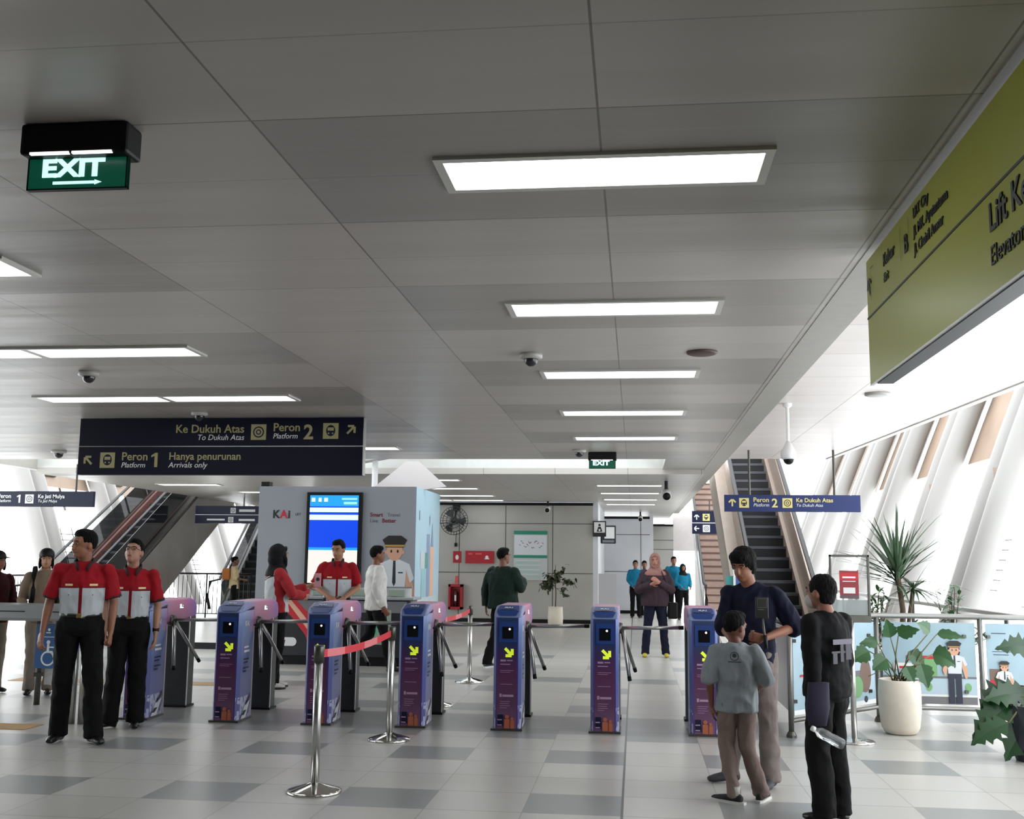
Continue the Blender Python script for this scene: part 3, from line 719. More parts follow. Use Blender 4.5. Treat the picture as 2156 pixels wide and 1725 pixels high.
FIG = [M_skinp, M_hairp, M_gold, M_lgrey, M_tie, mat('print_navy', '#1b2036', .5)]
def officer(cx, bz, h, female=False, bw=.62, hw=.72):
    """printed station officer: plain shapes in figure heights"""
    def T(poly):
        head = sum(p[1] for p in poly) / len(poly) > .76
        return [(cx + p[0] * h * (hw if head else bw), bz + (.735 + (p[1] - .735) * hw if head else p[1]) * h) for p in poly]
    S = []
    if female: S.append((T(disc(0, .80, .105, .13)), 1))
    S += [(T(rect(-.13, 0, -.015, .45)), 5), (T(rect(.015, 0, .13, .45)), 5), (T(rect(-.13, .40, .13, .47)), 5)]
    S += [(T([(-.17, .68), (-.24, .5), (-.2, .42), (-.17, .43), (-.12, .62)]), 0), (T([(.17, .68), (.26, .5), (.24, .38), (.2, .38), (.12, .62)]), 0)]
    S += [(T([(-.13, .45), (.13, .45), (.15, .66), (.2, .56), (.25, .59), (.19, .7), (.06, .735), (-.06, .735), (-.19, .7), (-.25, .59), (-.2, .56), (-.15, .66)]), 3)]
    S += [(T([(-.015, .73), (.015, .73), (.022, .56), (0, .53), (-.022, .56)]), 4), (T(rect(.05, .63, .11, .64)), 4)]
    S += [(T(disc(0, .82, .085, .1)), 0), (T(disc(-.09, .81, .018)), 0), (T(disc(.09, .81, .018)), 0)]
    S += [(T([(-.1, .86), (.1, .86), (.11, .9), (.135, .94), (.07, .985), (-.07, .985), (-.135, .94), (-.11, .9)]), 1), (T(rect(-.108, .868, .108, .888)), 2)]
    S += [(T(disc(-.035, .82, .01, .016)), 1), (T(disc(.035, .82, .01, .016)), 1)]
    return S
art('printed_officer', officer(.93, .02, 2.0), FIG, t, (0, 0, 0))
# side print: skyline with a train
SB = [mat('print_cyan', '#78a8b0', .5), mat('print_offwhite', '#a8b4b8', .5), mat('print_teal', '#2f7d72', .5), mat('print_tan', '#c79a80', .5), mat('print_slate', '#6d7f9c', .5)]
sk = [(rect(.2, .35, 1.8, .9), 1), (rect(.35, .45, 1.6, .75), 4), (rect(.9, .9, 1.15, 1.9), 4), (rect(1.2, .9, 1.5, 1.7), 3), (rect(.5, .9, .8, 1.5), 0), (rect(.4, 1.35, .75, 1.6), 1), (rect(.75, 1.35, 1.0, 1.6), 2), ([(1.25, 1.7), (1.45, 1.7), (1.35, 2.1)], 4), (rect(.25, 2.1, .3, 2.25), 4), (rect(1.1, 2.05, 1.14, 2.2), 4)]
art('skyline_print', sk, SB, t, (1.25, 0, 0), (0, 1, 0), (0, 0, 1))
# display screen on the booth
t = thing('display_screen', 'tall portrait screen with blue and white display on the booth front', 'screen', (-4.613, 16.18, 0))
mb = MB(); mb.box((-.44, -.05, 1.1), (.44, .015, 2.51), .01); mb.obj('bezel', M_black, t)
def em(n, c, e=1.0): return mat(n, '#000000', .3, emit=c, es=e)
art('display', [(rect(-.385, 1.12, .385, 2.46), 0), (rect(-.385, 2.29, .385, 2.46), 1), (rect(-.385, 2.2, .385, 2.27), 2), (rect(-.385, 2.08, .385, 2.16), 2), (rect(-.385, 1.12, .385, 1.62), 3), (rect(-.385, 1.62, .385, 1.66), 1), (rect(.15, 2.32, .36, 2.36), 4), (rect(.12, 2.39, .36, 2.42), 4), (rect(-.36, 2.36, -.3, 2.42), 2), (rect(-.25, 2.36, -.2, 2.42), 2), (rect(-.16, 2.36, -.1, 2.42), 2)],
    [em('screen_blue', '#0846e0', 1.2), em('screen_cyan', '#1fa0f0', 1.2), em('screen_white', '#dffbff', 1.2), em('screen_cream', '#f4efe8', 1.1), em('screen_mint', '#a0f0d8', 1.1)], t, (0, -.05, 0))
# folded white sheet above the booth corner
mb = MB(); mb.prism([(-.35, 0), (.1, .42), (.3, .42), (.75, .02), (.3, -.05)], (-3.75, 16.7, 2.62), (1, .25, 0), (0, .25, 1), .04)
o = mb.obj('ceiling_baffle', mat('baffle_white', '#b9b4b4', .5)); setp(o, 'folded pale baffle sheet hanging above the right corner of the booth', 'baffle')
mb = MB(); mb.tube([(-4.25, 17.2, 2.6), (-4.25, 17.2, 3.4)], .05, 12); o = mb.obj('support_post', M_white); setp(o, 'short white round post standing on top of the booth', 'post')
mb = MB(); mb.box((-5.85, 16.3, 2.6), (-5.72, 16.45, 2.68)); o = mb.obj('junction_box', M_black); setp(o, 'small black box on the left top corner of the booth', 'box')

# service counter
M_counter = mat('counter_dark', '#26282d', .35, var=.05); M_cgrey = mat('counter_grey', '#6f7175', .4)
t = thing('service_counter', 'dark service counter with a sweeping red and cream stripe before the booth', 'counter', (-4.2, 15.03, 0))
mb = MB(); mb.box((-1.05, 0, .12), (1.05, .5, .92), .02); mb.obj('body', M_counter, t)
mb = MB(); mb.box((-1.0, .03, 0), (1.0, .47, .12)); mb.obj('plinth', M_black, t)
mb = MB(); mb.box((-1.1, -.04, .92), (1.1, .55, .955), .008); mb.obj('worktop', mat('worktop_grey', '#8d8f92', .3), t)
def sweep(o): return [(-.95 + o, .9), (-.6 + o, .9), (-.38 + o, .68), (-.18 + o, .42), (-.06 + o, .14), (-.34 + o, .14), (-.46 + o, .42), (-.68 + o, .68)]
art('stripe', [(rect(-1.0, .74, 1.0, .9), 2), (sweep(0), 0), ([(-.76, .9), (-.68, .9), (-.48, .68), (-.3, .44), (-.2, .22), (-.25, .22), (-.37, .42), (-.56, .66)], 1),
    (rect(-.88, .26, -.64, .38), 3), (disc(-.64, .32, .06), 3), (rect(.45, .3, .78, .78), 4), (disc(.62, .66, .09), 5), (disc(.62, .66, .06), 4), (rect(.52, .44, .58, .56), 6), (rect(.66, .4, .7, .56), 5)],
    [M_red, mat('print_cream', '#d9a890', .5), M_cgrey, M_wht, mat('print_sage', '#8a9a8c', .5), M_blackp, mat('print_leaf', '#4fae86', .5)], t, (0, -.001, 0))
text('lettering', 'KAI', .07, M_blackp, t, (-.86, -.005, .295), 0, 'LEFT', .002, .2)
t = thing('leaflet_rack', 'low rack of red and white leaflets on the service counter', 'rack', (-4.2, 15.3, .955))
mb = MB(); mb.box((-.75, 0, 0), (1.0, .03, .13)); mb.obj('rack_panel', M_white, t)
for k in range(6):
    mb = MB(); mb.box((-.72 + .28 * k, -.03, .01), (-.5 + .28 * k, -.01, .1)); mb.obj('leaflet', M_red if k % 2 == 0 else mat('print_sage', '#8a9a8c', .5), t)
mb = MB(); mb.box((-.77, -.04, .13), (1.02, .04, .145)); mb.obj('rack_shelf', M_cgrey, t)

# ================================================================== WALL THINGS
t = thing('wall_fan', 'black caged wall fan high beside the booth', 'fan', (-4.38, 25.85, 2.43))
mb = MB(); mb.box((-.08, .2, .25), (.08, .34, .42)); mb.tube([(0, .27, .3), (0, .1, .05)], .03, 8); mb.obj('wall_bracket', M_black, t)
mb = MB(); mb.smooth = True; mb.tube([(0, .2, 0), (0, .0, 0)], .08, 14); mb.obj('motor', M_dark, t)
mb = MB()
for k in range(3):
    a = 2 * PI * k / 3; c, s = math.cos(a), math.sin(a)
    mb.add([(.05 * c, -.02, .05 * s), (.27 * c - .1 * s, -.0, .27 * s + .1 * c), (.3 * c + .02 * s, -.03, .3 * s - .02 * c), (.22 * c + .12 * s, -.04, .22 * s - .12 * c)], [(0, 1, 2, 3)])
mb.obj('blades', M_dark, t)
mb = MB()
for rr, yy in ((.34, -.02), (.27, -.08), (.18, -.1), (.08, -.11)):
    pts = [(rr * math.cos(2 * PI * k / 24), yy, rr * math.sin(2 * PI * k / 24)) for k in range(25)]; mb.tube(pts, .008, 5, False)
for k in range(28):
    a = 2 * PI * k / 28; mb.tube([(.05 * math.cos(a), -.11, .05 * math.sin(a)), (.25 * math.cos(a), -.09, .25 * math.sin(a)), (.34 * math.cos(a), -.02, .34 * math.sin(a)), (.25 * math.cos(a), .06, .25 * math.sin(a)), (.08 * math.cos(a), .08, .08 * math.sin(a))], .0045, 4)
mb.obj('cage', M_dark, t)
mb = MB(); mb.tube([(0, .3, -.3), (0, .3, -.55)], .008, 5); mb.box((-.03, .27, -.62), (.03, .33, -.53)); mb.obj('cord', M_black, t)
M_fred = mat('fire_red', '#9c1420', .4)
t = thing('extinguisher_cabinet', 'red fire extinguisher cabinet on the grey wall below the fan', 'cabinet', (-4.35, 26.0, 0))
mb = MB()
for a, b in (((-.17, 0, .3), (-.12, .2, .9)), ((.12, 0, .3), (.17, .2, .9)), ((-.17, 0, .3), (.17, .2, .36)), ((-.17, 0, .84), (.17, .2, .9)), ((-.17, .17, .3), (.17, .2, .9))): mb.box(a, b)
mb.obj('case', M_fred, t)
mb = MB(); mb.smooth = True; mb.lathe([(.055, .37), (.055, .68), (.02, .74), (.02, .78)], (0, .08, 0), 16); mb.obj('extinguisher', mat('cylinder_dark', '#3a0d10', .3), t)
mb = MB(); mb.box((-.02, .02, .5), (.02, .026, .64)); mb.obj('tag', M_wht, t)
mb = MB(); mb.prism([(-.05, .92), (.05, .92), (.03, 1.1), (-.03, 1.1)], (0, .19, 0), (1, 0, 0), (0, 0, 1), -.01); mb.obj('top_marker', mat('salmon_print', '#c4524e', .5), t)
t = thing('alarm_plate', 'small red square plate above the extinguisher cabinet', 'wall sign', (-4.35, 26.18, 1.56))
mb = MB(); mb.box((-.1, 0, -.14), (.1, .02, .14)); mb.obj('plate', M_fred, t)
art('flame_mark', [(disc(0, -.01, .04, .06), 0)], [M_wht], t, (0, 0, 0))
t = thing('hydrant_box', 'wide red box on the grey wall left of the green map poster', 'box', (-3.78, 26.1, 1.56))
mb = MB(); mb.box((-.35, 0, -.15), (.35, .1, .15)); mb.obj('case', M_fred, t)
art('marks', [(rect(-.28, .06, -.18, .1), 0), (rect(-.1, .06, .05, .1), 0), (disc(.18, .0, .04), 1), (rect(.12, -.05, .24, -.03), 1)], [mat('salmon_print', '#c4524e', .5), M_wht], t, (0, 0, 0))
t = thing('map_poster', 'green-headed route map poster on the grey panel wall', 'poster', (-2.54, 26.17, 0))
mb = MB(); mb.box((-.41, 0, 1.02), (.41, .025, 2.21)); mb.obj('board', mat('poster_grey', '#b5bcba', .5), t)
G1, G2 = mat('poster_green', '#23806a', .5), mat('poster_mint', '#9cc4b8', .5)
mp = [(rect(-.41, 2.12, .41, 2.21), 0), (rect(-.41, 1.55, .41, 1.62), 0), (rect(-.39, 1.63, .39, 2.1), 2)]
rr = random.Random(3)
for k in range(16): x = -.28 + .56 * k / 15; z = 1.88 + .08 * math.sin(k * 1.3); mp.append((seg(x, z, x + .04, z + rr.uniform(-.06, .06), .012), 3 if k % 3 else 4))
for k in range(8): mp.append((rect(-.36, 1.5 - .055 * k - .02, .36 - .2 * rr.random(), 1.5 - .055 * k), 1 if k % 2 else 2))
art('poster_print', mp, [G1, G2, M_lgrey, M_blackp, M_red], t, (0, 0, 0))
t = thing('projecting_sign', 'square black and white lift pictogram sign at the wall corner', 'wall sign', (-.86, 26.1, 0))
mb = MB(); mb.box((-.16, 0, 2.08), (.16, .06, 2.46), .01); mb.obj('board', M_blackp, t)
art('pictogram', [(rect(-.13, 2.18, .13, 2.43), 0), (disc(0, 2.36, .03), 1), ([(-.07, 2.2), (.07, 2.2), (.03, 2.32), (-.03, 2.32)], 1), (disc(0, 2.24, .025), 0)], [M_wht, M_blackp], t, (0, 0, 0))
t = thing('projecting_sign', 'second pictogram sign just behind the square one at the corner', 'wall sign', (-.7, 28.2, 0))
mb = MB(); mb.box((-.2, 0, 1.95), (.2, .06, 2.42), .02); mb.obj('board', M_blackp, t)
art('pictogram', [(rect(-.1, 2.08, .16, 2.38), 0), (rect(-.15, 1.98, .15, 2.04), 1)], [M_wht, M_cgrey], t, (0, 0, 0))
t = thing('notice_stand', 'pale frosted notice panel on a stand before the white wall', 'stand', (-.62, 24.2, 0))
mb = MB(); mb.box((-.2, 0, .55), (.2, .03, 1.22)); mb.obj('panel', mat('frosted_grey', '#b8b8ba', .5), t)
for s in (-.17, .17):
    mb = MB(); mb.tube([(s, .015, 0), (s, .015, .56)], .015, 8); mb.obj('leg', M_steel, t)
mb = MB(); mb.box((-.2, -.1, 0), (.2, .13, .012)); mb.obj('foot', M_steel, t)

# poster stand at right
t = thing('poster_stand', 'steel poster stand with a small red notice in its frame', 'sign stand', (1.84, 9.65, 0))
mb = MB(); mb.smooth = True; mb.lathe([(.17, 0), (.17, .01), (.155, .018), (.05, .035), (.026, .04)], n=32); mb.obj('base', M_chrome, t)
mb = MB(); mb.smooth = True; mb.tube([(0, 0, .03), (0, 0, 1.02)], .024, 16); mb.obj('pole', M_steel, t)
mb = MB()
for a, b in (((-.17, -.012, 1.0), (-.15, .012, 1.577)), ((.15, -.012, 1.0), (.17, .012, 1.577)), ((-.17, -.012, 1.557), (.17, .012, 1.577)), ((-.17, -.02, 1.0), (.17, .02, 1.06))): mb.box(a, b, .003)
mb.obj('frame', M_dsteel, t)
mb = MB(); mb.box((-.15, -.003, 1.06), (.15, .003, 1.19)); mb.obj('lower_glass', mat('grey_acrylic', '#8e9796', .2, alpha=.85), t)
mb = MB(); mb.box((-.15, -.002, 1.19), (.15, .002, 1.557)); mb.obj('clear_sheet', mat('clear_acrylic', '#ffffff', .05, alpha=.12), t)
art('red_notice', [(rect(-.085, 1.2, .075, 1.44), 0), (rect(-.085, 1.36, .075, 1.42), 1), (rect(-.06, 1.375, .05, 1.39), 2), (rect(-.06, 1.345, .05, 1.352), 2), (rect(-.055, 1.245, .045, 1.295), 2), (rect(-.085, 1.2, .075, 1.23), 3)],
    [mat('notice_maroon', '#8a2630', .5), M_red, M_wht, mat('notice_dark', '#5a4a50', .5)], t, (0, -.006, 0))

# ------------------------------------------------------------------ printed glass barrier on the right
M_pblue = mat('panel_pale_blue', '#93acb8', .35, var=.04)
AR = [M_pblue, M_wht, mat('print_road', '#6a6a6c', .5), mat('print_leafgreen', '#6f9f6a', .5), M_red, mat('print_navy', '#1b2036', .5), mat('print_skywash', '#a9bcc8', .5), mat('print_brown2', '#70584c', .5)]
M_rail = mat('rail_steel', '#7d7d79', .42, .8)
t = thing('panel_barrier', 'steel railing with pale blue printed panels beside the potted plant', 'barrier', (0, 0, 0))
pts = [(1.34, 9.81), (2.32, 10.92), (3.28, 10.9), (3.95, 10.88)]
for (x, y) in pts:
    mb = MB(); mb.smooth = True; mb.tube([(x, y, 0), (x, y, 1.0)], .024, 12); p = mb.obj('post', M_rail, t)
    mb = MB(); mb.lathe([(.045, 0), (.045, .02), (.03, .05)], (x, y, 0), 16); mb.obj('post_foot', M_dsteel, p)
mb = MB(); mb.smooth = True; mb.tube([(x, y, 1.005) for x, y in pts], .026, 12); mb.obj('top_rail', M_rail, t)
mb = MB(); mb.smooth = True; mb.tube([(x, y, .14) for x, y in pts], .02, 10); mb.obj('bottom_rail', M_rail, t)
for i in range(3):
    (xa, ya), (xb, yb) = pts[i], pts[i + 1]; d = V((xb - xa, yb - ya, 0)); L_ = d.length; d.normalize()
    mb = MB(); o = V((xa, ya, 0)) + d * .05; w_ = L_ - .1
    mb.prism([(0, .18), (w_, .18), (w_, .945), (0, .945)], o, d, (0, 0, 1), -.01); pn = mb.obj('printed_panel', M_pblue, t)
    A = []
    if i == 1:
        A += [(rect(.0, .18, w_, .25), 2), (rect(.0, .27, w_, .42), 6), (rect(.0, .42, w_, .44), 2), (rect(0, .25, w_, .27), 1)]
        A += [(disc(.3, .34, .03, .04), 3), (disc(.42, .34, .03, .04), 3), (disc(.16, .34, .03, .04), 3), (disc(.78, .34, .03, .04), 3)]
        A += [(rect(.1, .5, .5, .56), 1), (rect(.15, .505, .45, .53), 4), (rect(.22, .6, .5, .63), 4), (rect(.38, .44, .5, .6), 3), ([(.2, .18), (.27, .28), (.33, .18)], 4)]
        art('panel_print', A, AR, pn, o, d)
        art('printed_officer', officer(.66, .19, .62, True, .75, .85), FIG, pn, o, d, base=.012)
        text('lettering', 'KAI', .06, mat('print_navy', '#1b2036', .5), pn, (o.x + .16, o.y - .008, .86), 0, 'LEFT', .002)
        text('lettering', 'LRT', .03, M_blackp, pn, (o.x + .28, o.y - .008, .862)); art('round_mark', [(disc(.42, .87, .03), 4), (disc(.43, .875, .022), 0)], [M_pblue] + AR[1:], pn, o, d, base=.012)
    elif i == 0:
        A += [(rect(.0, .18, w_, .22), 1), (rect(.5, .3, w_ - .02, .6), 6), (rect(.9, .3, 1.2, .5), 2), (disc(1.2, .45, .1, .16), 7), (disc(1.05, .35, .1, .1), 3), (disc(1.2, .23, .03), 5), (rect(.1, .5, .5, .52), 4)]
        art('panel_print', A, AR, pn, o, d)
    else:
        A += [(rect(.02, .34, .14, .42), 4), (rect(0, .18, w_, .22), 2), (rect(.05, .68, .22, .685), 5), (rect(.06, .65, .2, .656), 5), (rect(.05, .85, .18, .857), 5), (rect(.02, .42, .12, .52), 7)]
        art('panel_print', A, AR, pn, o, d)
        art('printed_officer', officer(.15, .19, .43, True, .75, .85), FIG, pn, o, d, base=.012)
    for q in (.06, w_ - .06):
        for zz in (.3, .82):
            mb = MB(); mb.cbox(tuple(o + d * (q - .04) + V((0, -.012, zz))), (.03, .03, .03)); mb.obj('clamp', M_dsteel, t)
# side run of the barrier going back from the first post
t = thing('side_barrier', 'grey glass side railing running back behind the person in the navy sweater', 'barrier', (0, 0, 0))
mb = MB(); mb.tube([(1.4, 9.97, .97), (1.4, 12.6, .97)], .024, 10); mb.obj('top_rail', M_steel, t)
mb = MB(); mb.box((1.395, 10.05, .15), (1.405, 12.5, .9)); mb.obj('glass_panel', mat('greyish_glass', '#a8a4a6', .3, alpha=.75), t)
mb = MB(); mb.tube([(1.4, 12.6, 0), (1.4, 12.6, .97)], .024, 10); mb.obj('post', M_steel, t)
# blue totem
t = thing('totem_sign', 'narrow blue totem sign at the foot of the right escalator', 'sign', (1.54, 16.3, 0))
mb = MB(); mb.box((-.07, 0, 0), (.07, .12, 1.5)); mb.obj('body', mat('totem_blue', '#3c5590', .4), t)
mb = MB(); mb.box((-.1, -.01, 0), (-.07, .13, 1.5)); mb.obj('edge', M_white, t)
mb = MB(); mb.box((-.2, .05, 1.0), (-.1, .08, 1.3)); mb.obj('teal_flag', mat('teal_print', '#3f9a98', .5), t)

# ------------------------------------------------------------------ wide gate at far left
t = thing('wide_gate', 'wide swing gate with glass leaf at far left behind the front staff man', 'gate', (0, 0, 0))
mb = MB(); mb.box((-7.6, 10.3, .84), (-5.35, 10.75, 1.0), .03); mb.obj('deck', mat('gate_grey', '#8a8d8f', .35, .3), t)
mb = MB(); mb.box((-7.3, 10.6, 0), (-7.0, 10.7, .85)); mb.obj('leg', M_rear, t)
mb = MB(); mb.smooth = True; mb.tube([(-6.02, 10.5, 0), (-6.02, 10.5, .85)], .03, 12); mb.obj('leg', M_dsteel, t)
for za, zb_ in ((.7, .84), (.28, .32)):
    mb = MB(); mb.box((-6.055, 10.47, za), (-5.985, 10.53, zb_)); mb.obj('hinge', M_dark, t)
mb = MB(); mb.box((-5.95, 10.49, .2), (-5.3, 10.5, .84)); mb.obj('glass_leaf', mat('gate_glass', '#d6dcdc', .1, alpha=.3), t)
mb = MB(); mb.box((-6.5, 10.295, .93), (-6.1, 10.3, .94)); mb.box((-5.8, 10.295, .93), (-5.5, 10.3, .94)); mb.obj('slots', M_black, t)
t = thing('wheelchair_sign', 'blue board with a white wheelchair symbol on the gate at left', 'sign', (-5.88, 10.44, -.025))
mb = MB(); mb.box((-.16, 0, .39), (.15, .02, .83)); mb.obj('board', mat('access_blue', '#0f4f86', .45), t)
wc = [(disc(-.02, .49, .075), 1), (disc(-.02, .49, .058), 0), (rect(-.035, .55, -.01, .63), 1), (disc(-.022, .65, .02), 1), (rect(-.035, .545, .03, .565), 1), (seg(.02, .56, .055, .48, .018), 1), (rect(-.02, .595, .04, .608), 1), (seg(.05, .485, .075, .49, .014), 1),
      (disc(.05, .745, .045, .06, 10, -1.2, 1.5), 1), (disc(-.02, .775, .014), 1), (rect(-.05, .74, 0, .75), 1), (rect(-.07, .7, .07, .706), 1)]
art('symbol', wc, [mat('access_blue', '#0f4f86', .45), M_wht], t, (0, 0, 0))
t = thing('gate_post', 'pair of steel barrier posts seen between the front staff man legs', 'post', (-5.0, 9.4, 0))
for s in (-.045, .045):
    mb = MB(); mb.smooth = True; mb.tube([(s, 0, 0), (s, 0, .9)], .03, 12); mb.obj('post', M_steel, t)
mb = MB(); mb.box((-.08, -.04, .9), (.08, .04, .93)); mb.obj('cap', M_steel, t)
# tactile paving strips
M_tac = mat('tactile_yellow', '#a8844e', .6, var=.1, bump=.4, bscale=40)
for (a, b, lb) in (((-8.5, 9.0, 0), (-5.25, 9.3, .004), 'ochre tactile paving strip on the floor at lower left'), ((-7.5, 12.4, 0), (-4.75, 12.7, .004), 'ochre tactile paving strip beyond the turnstiles at left')):
    mb = MB(); mb.box(a, b); o = mb.obj('tactile_paving', M_tac); setp(o, lb, 'floor strip')
mb = MB(); mb.box((-7.6, 17.2, 0), (-5.6, 17.3, .1)); o = mb.obj('floor_kerb', M_black); setp(o, 'low dark kerb on the floor left of the booth', 'kerb')

# ================================================================== ESCALATORS
def escalator(name, label, xa, xb, Y0, sl, ztop, thick, sides, stepm, glassm, deckm, trussm, zlow=-.0):
    """incline along +y; xa..xb step band"""
    t = thing(name, label, 'escalator' if name == 'escalator' else 'stairs', ((xa + xb) / 2, Y0, 0)); w = (xb - xa) / 2
    L_ = ztop / sl; n = int(ztop / .2); dy = L_ / n
    for k in range(n):
        mb = MB(); z = .2 * (k + 1); y = dy * k
        mb.box((-w, y, z - .2), (w, y + dy + .02, z)); s = mb.obj('step', stepm[0], t)
        mb = MB(); mb.box((-w, y - .012, z - .05), (w, y, z)); mb.obj('nosing', stepm[1], s)
    for s in (-1, 1):
        def strip(x0, x1, h0, h1, nm, m, y0=0, y1=L_):
            mb = MB(); a, b = sorted((s * x0, s * x1))
            P = [(y0, sl * y0 + h0), (y1, sl * y1 + h0), (y1, sl * y1 + h1), (y0, sl * y0 + h1)]
            mb.prism(P, (a, 0, 0), (0, 1, 0), (0, 0, 1), b - a); return mb.obj(nm, m, t)
        strip(w, w + .04, -.15, .22, 'skirt', deckm)
        strip(w + .04, w + sides, .1, .2, 'deck', deckm if s < 0 or deckm is not M_pinklit else M_dsteel)
        strip(w + .07, w + .085, .2, .85, 'balustrade_panel', glassm, -.1)
        mb = MB(); mb.smooth = True; hx = s * (w + .078)
        mb.tube([(hx, -1.1, .2), (hx, -1.35, .5), (hx, -1.1, .88), (hx, -.3, .92), (hx, L_, sl * L_ + .92)], (.04, .025), 10); mb.obj('handrail', M_black, t)
        strip(w + sides - .02, w + sides, -thick, .12, 'side_cladding', trussm, max(0, thick / sl * .0))
    mb = MB(); P = [(thick / sl, 0.0), (L_, sl * L_ - thick), (L_, sl * L_ - thick + .06), (thick / sl, .06)]
    mb.prism(P, (-w - sides + .03, 0, 0), (0, 1, 0), (0, 0, 1), 2 * (w + sides) - .06); mb.obj('underside', trussm, t)
    return t
M_step = mat('step_black', '#141519', .5, .3, var=.1); M_nose = mat('step_edge', '#4a4c52', .4, .5)
M_escb = mat('escalator_beige', '#9b8c80', .4, .3, var=.06, stretch=(1, .1, 1)); M_escglass = mat('escalator_side_steel', '#6d6661', .3, .5, var=.05)
M_pinklit = mat('pink_lit_steel', '#9a7068', .3, .6, var=.2, scale=1.2)  # pinkish light on the left deck, put into the steel colour
escalator('escalator', 'escalator with black steps rising at right behind the blue sign', 1.94, 2.73, 17.35, .6, 5.6, .8, .3, (M_step, M_nose), M_escb, M_escb, mat('truss_beige', '#a39688', .5))
M_smoke = mat('smoked_glass', '#1d1f20', .08, alpha=.82)
M_dcl = mat('cladding_dark', '#8f8a86', .35, .4, var=.12, scale=1.5)
escalator('escalator', 'dark clad escalator rising at left behind the two staff men', -11.95, -11.05, 20.6, .56, 5.6, 1.3, .2, (M_step, M_nose), M_smoke, M_pinklit, M_dcl)
M_pstep = mat('stair_pink', '#a18b80', .5, var=.08); M_pnose = mat('stair_edge', '#5d463e', .5)
escalator('staircase', 'pinkish stairs far behind, left of the right escalator', 1.95, 3.1, 30.6, .577, 4.2, .4, .1, (M_pstep, M_pnose), M_escglass, M_white, M_white)
st = escalator('staircase', 'grey stairs with many rails between the left escalator and the booth', -10.75, -9.6, 27.6, .62, 4.2, .4, .1, (M_dark, M_nose), M_smoke, M_white, M_white)
st.rotation_euler = (0, 0, math.radians(6))

# railings
def railing(p0, p1, h, label, n, bal=True, m=M_black, r=.022, group='railings'):
    p0, p1 = V(p0), V(p1); t = thing('railing', label, 'railing', tuple(p0), 0); d = p1 - p0
    mb = MB(); mb.tube([V((0, 0, h)), d + V((0, 0, h))], r, 8); mb.obj('top_rail', m, t)
    for k in range(n + 1):
        q = d * (k / n); mb = MB(); mb.tube([q, q + V((0, 0, h))], r * .9, 8); mb.obj('post', m, t)
    if bal:
        c = int(d.length / .11); mb = MB()
        for k in range(c): q = d * ((k + .5) / c); mb.tube([q + V((0, 0, .1)), q + V((0, 0, h - .05))], .009, 4)
        mb.tube([V((0, 0, .1)), d + V((0, 0, .1))], .012, 6); mb.obj('balusters', m, t)
railing((-12.9, 26.0, 0), (-9.5, 26.0, 0), 1.08, 'black baluster railing between the left escalator and the stairs', 3)
railing((-13.5, 16, 0), (-13.5, 25.8, 0), 1.05, 'black edge railing at far left behind the capped person', 5)
railing((4.3, 9.0, 0), (4.3, 24.0, 0), .92, 'dark edge handrail on the right beyond the printed panels', 7, False, M_dsteel, .03)
railing((3.4, 18.4, 0), (4.1, 24.5, 0), .95, 'thin steel railing right of the escalator foot', 4, False, M_steel, .018)
# ================================================================== PLANTS
def leaf(mb, base, d, L, Wd, prof, droop=.3, fold=.25, n=8, up=V((0, 0, 1)), th=.0):
    """leaf blade: d start direction, bends down by droop; prof(t) half width factor"""
    d = V(d).normalized(); p = V(base); cur = d.copy(); rows = []
    side = d.cross(up)
    if side.length < .05: side = V((1, 0, 0))
    side.normalize()
    for k in range(n + 1):
        t = k / n; w = prof(t) * Wd / 2; nrm = side.cross(cur).normalized()
        rows.append((p - side * w + nrm * fold * w, p.copy(), p + side * w + nrm * fold * w))
        p = p + cur * (L / n); cur = (cur + V((0, 0, -1)) * droop / n).normalized()
    vs = [q for r in rows for q in r]; fs = []
    for k in range(n):
        a = 3 * k; fs += [(a, a + 1, a + 4, a + 3), (a + 1, a + 2, a + 5, a + 4)]
    mb.add(vs, fs)
def leafmat(name, c, c2, rough=.4):
    m = bpy.data.materials.new(name); m.use_nodes = True; N = NB(m)
    N.out(N.mix(N.noise(14, 3), c, c2)); N.b.inputs['Roughness'].default_value = rough
    N.b.inputs['Subsurface Weight'].default_value = 0.0
    return m
M_leafd = leafmat('leaf_dark_green', '#1f3a1c', '#335a2c'); M_leafm = leafmat('leaf_green', '#1f4424', '#326030'); M_leafy = leafmat('leaf_strap', '#2c4430', '#4a6244'); M_stem = mat('plant_stem', '#6a6a44', .6); M_trunk = mat('plant_trunk', '#4a3a2a', .8, var=.2)
M_pot = mat('cream_pot', '#d8cfc0', .6, var=.06, scale=6); M_soil = mat('soil', '#2a211a', .9, bump=.5); M_mon = leafmat('leaf_deep_green', '#12301a', '#1f4a22', .3)
rnd = random.Random(5)
strap = lambda t: (0.55 + .45 * math.sin(PI * min(1, t * 1.3 + .15))) * (1 - t ** 4) if t < 1 else 0
heart = lambda t: max(0, math.sin(PI * t ** .62)) * (1 - .15 * math.sin(t * 26))
oval = lambda t: math.sin(PI * min(1, t * .97 + .03)) ** .8

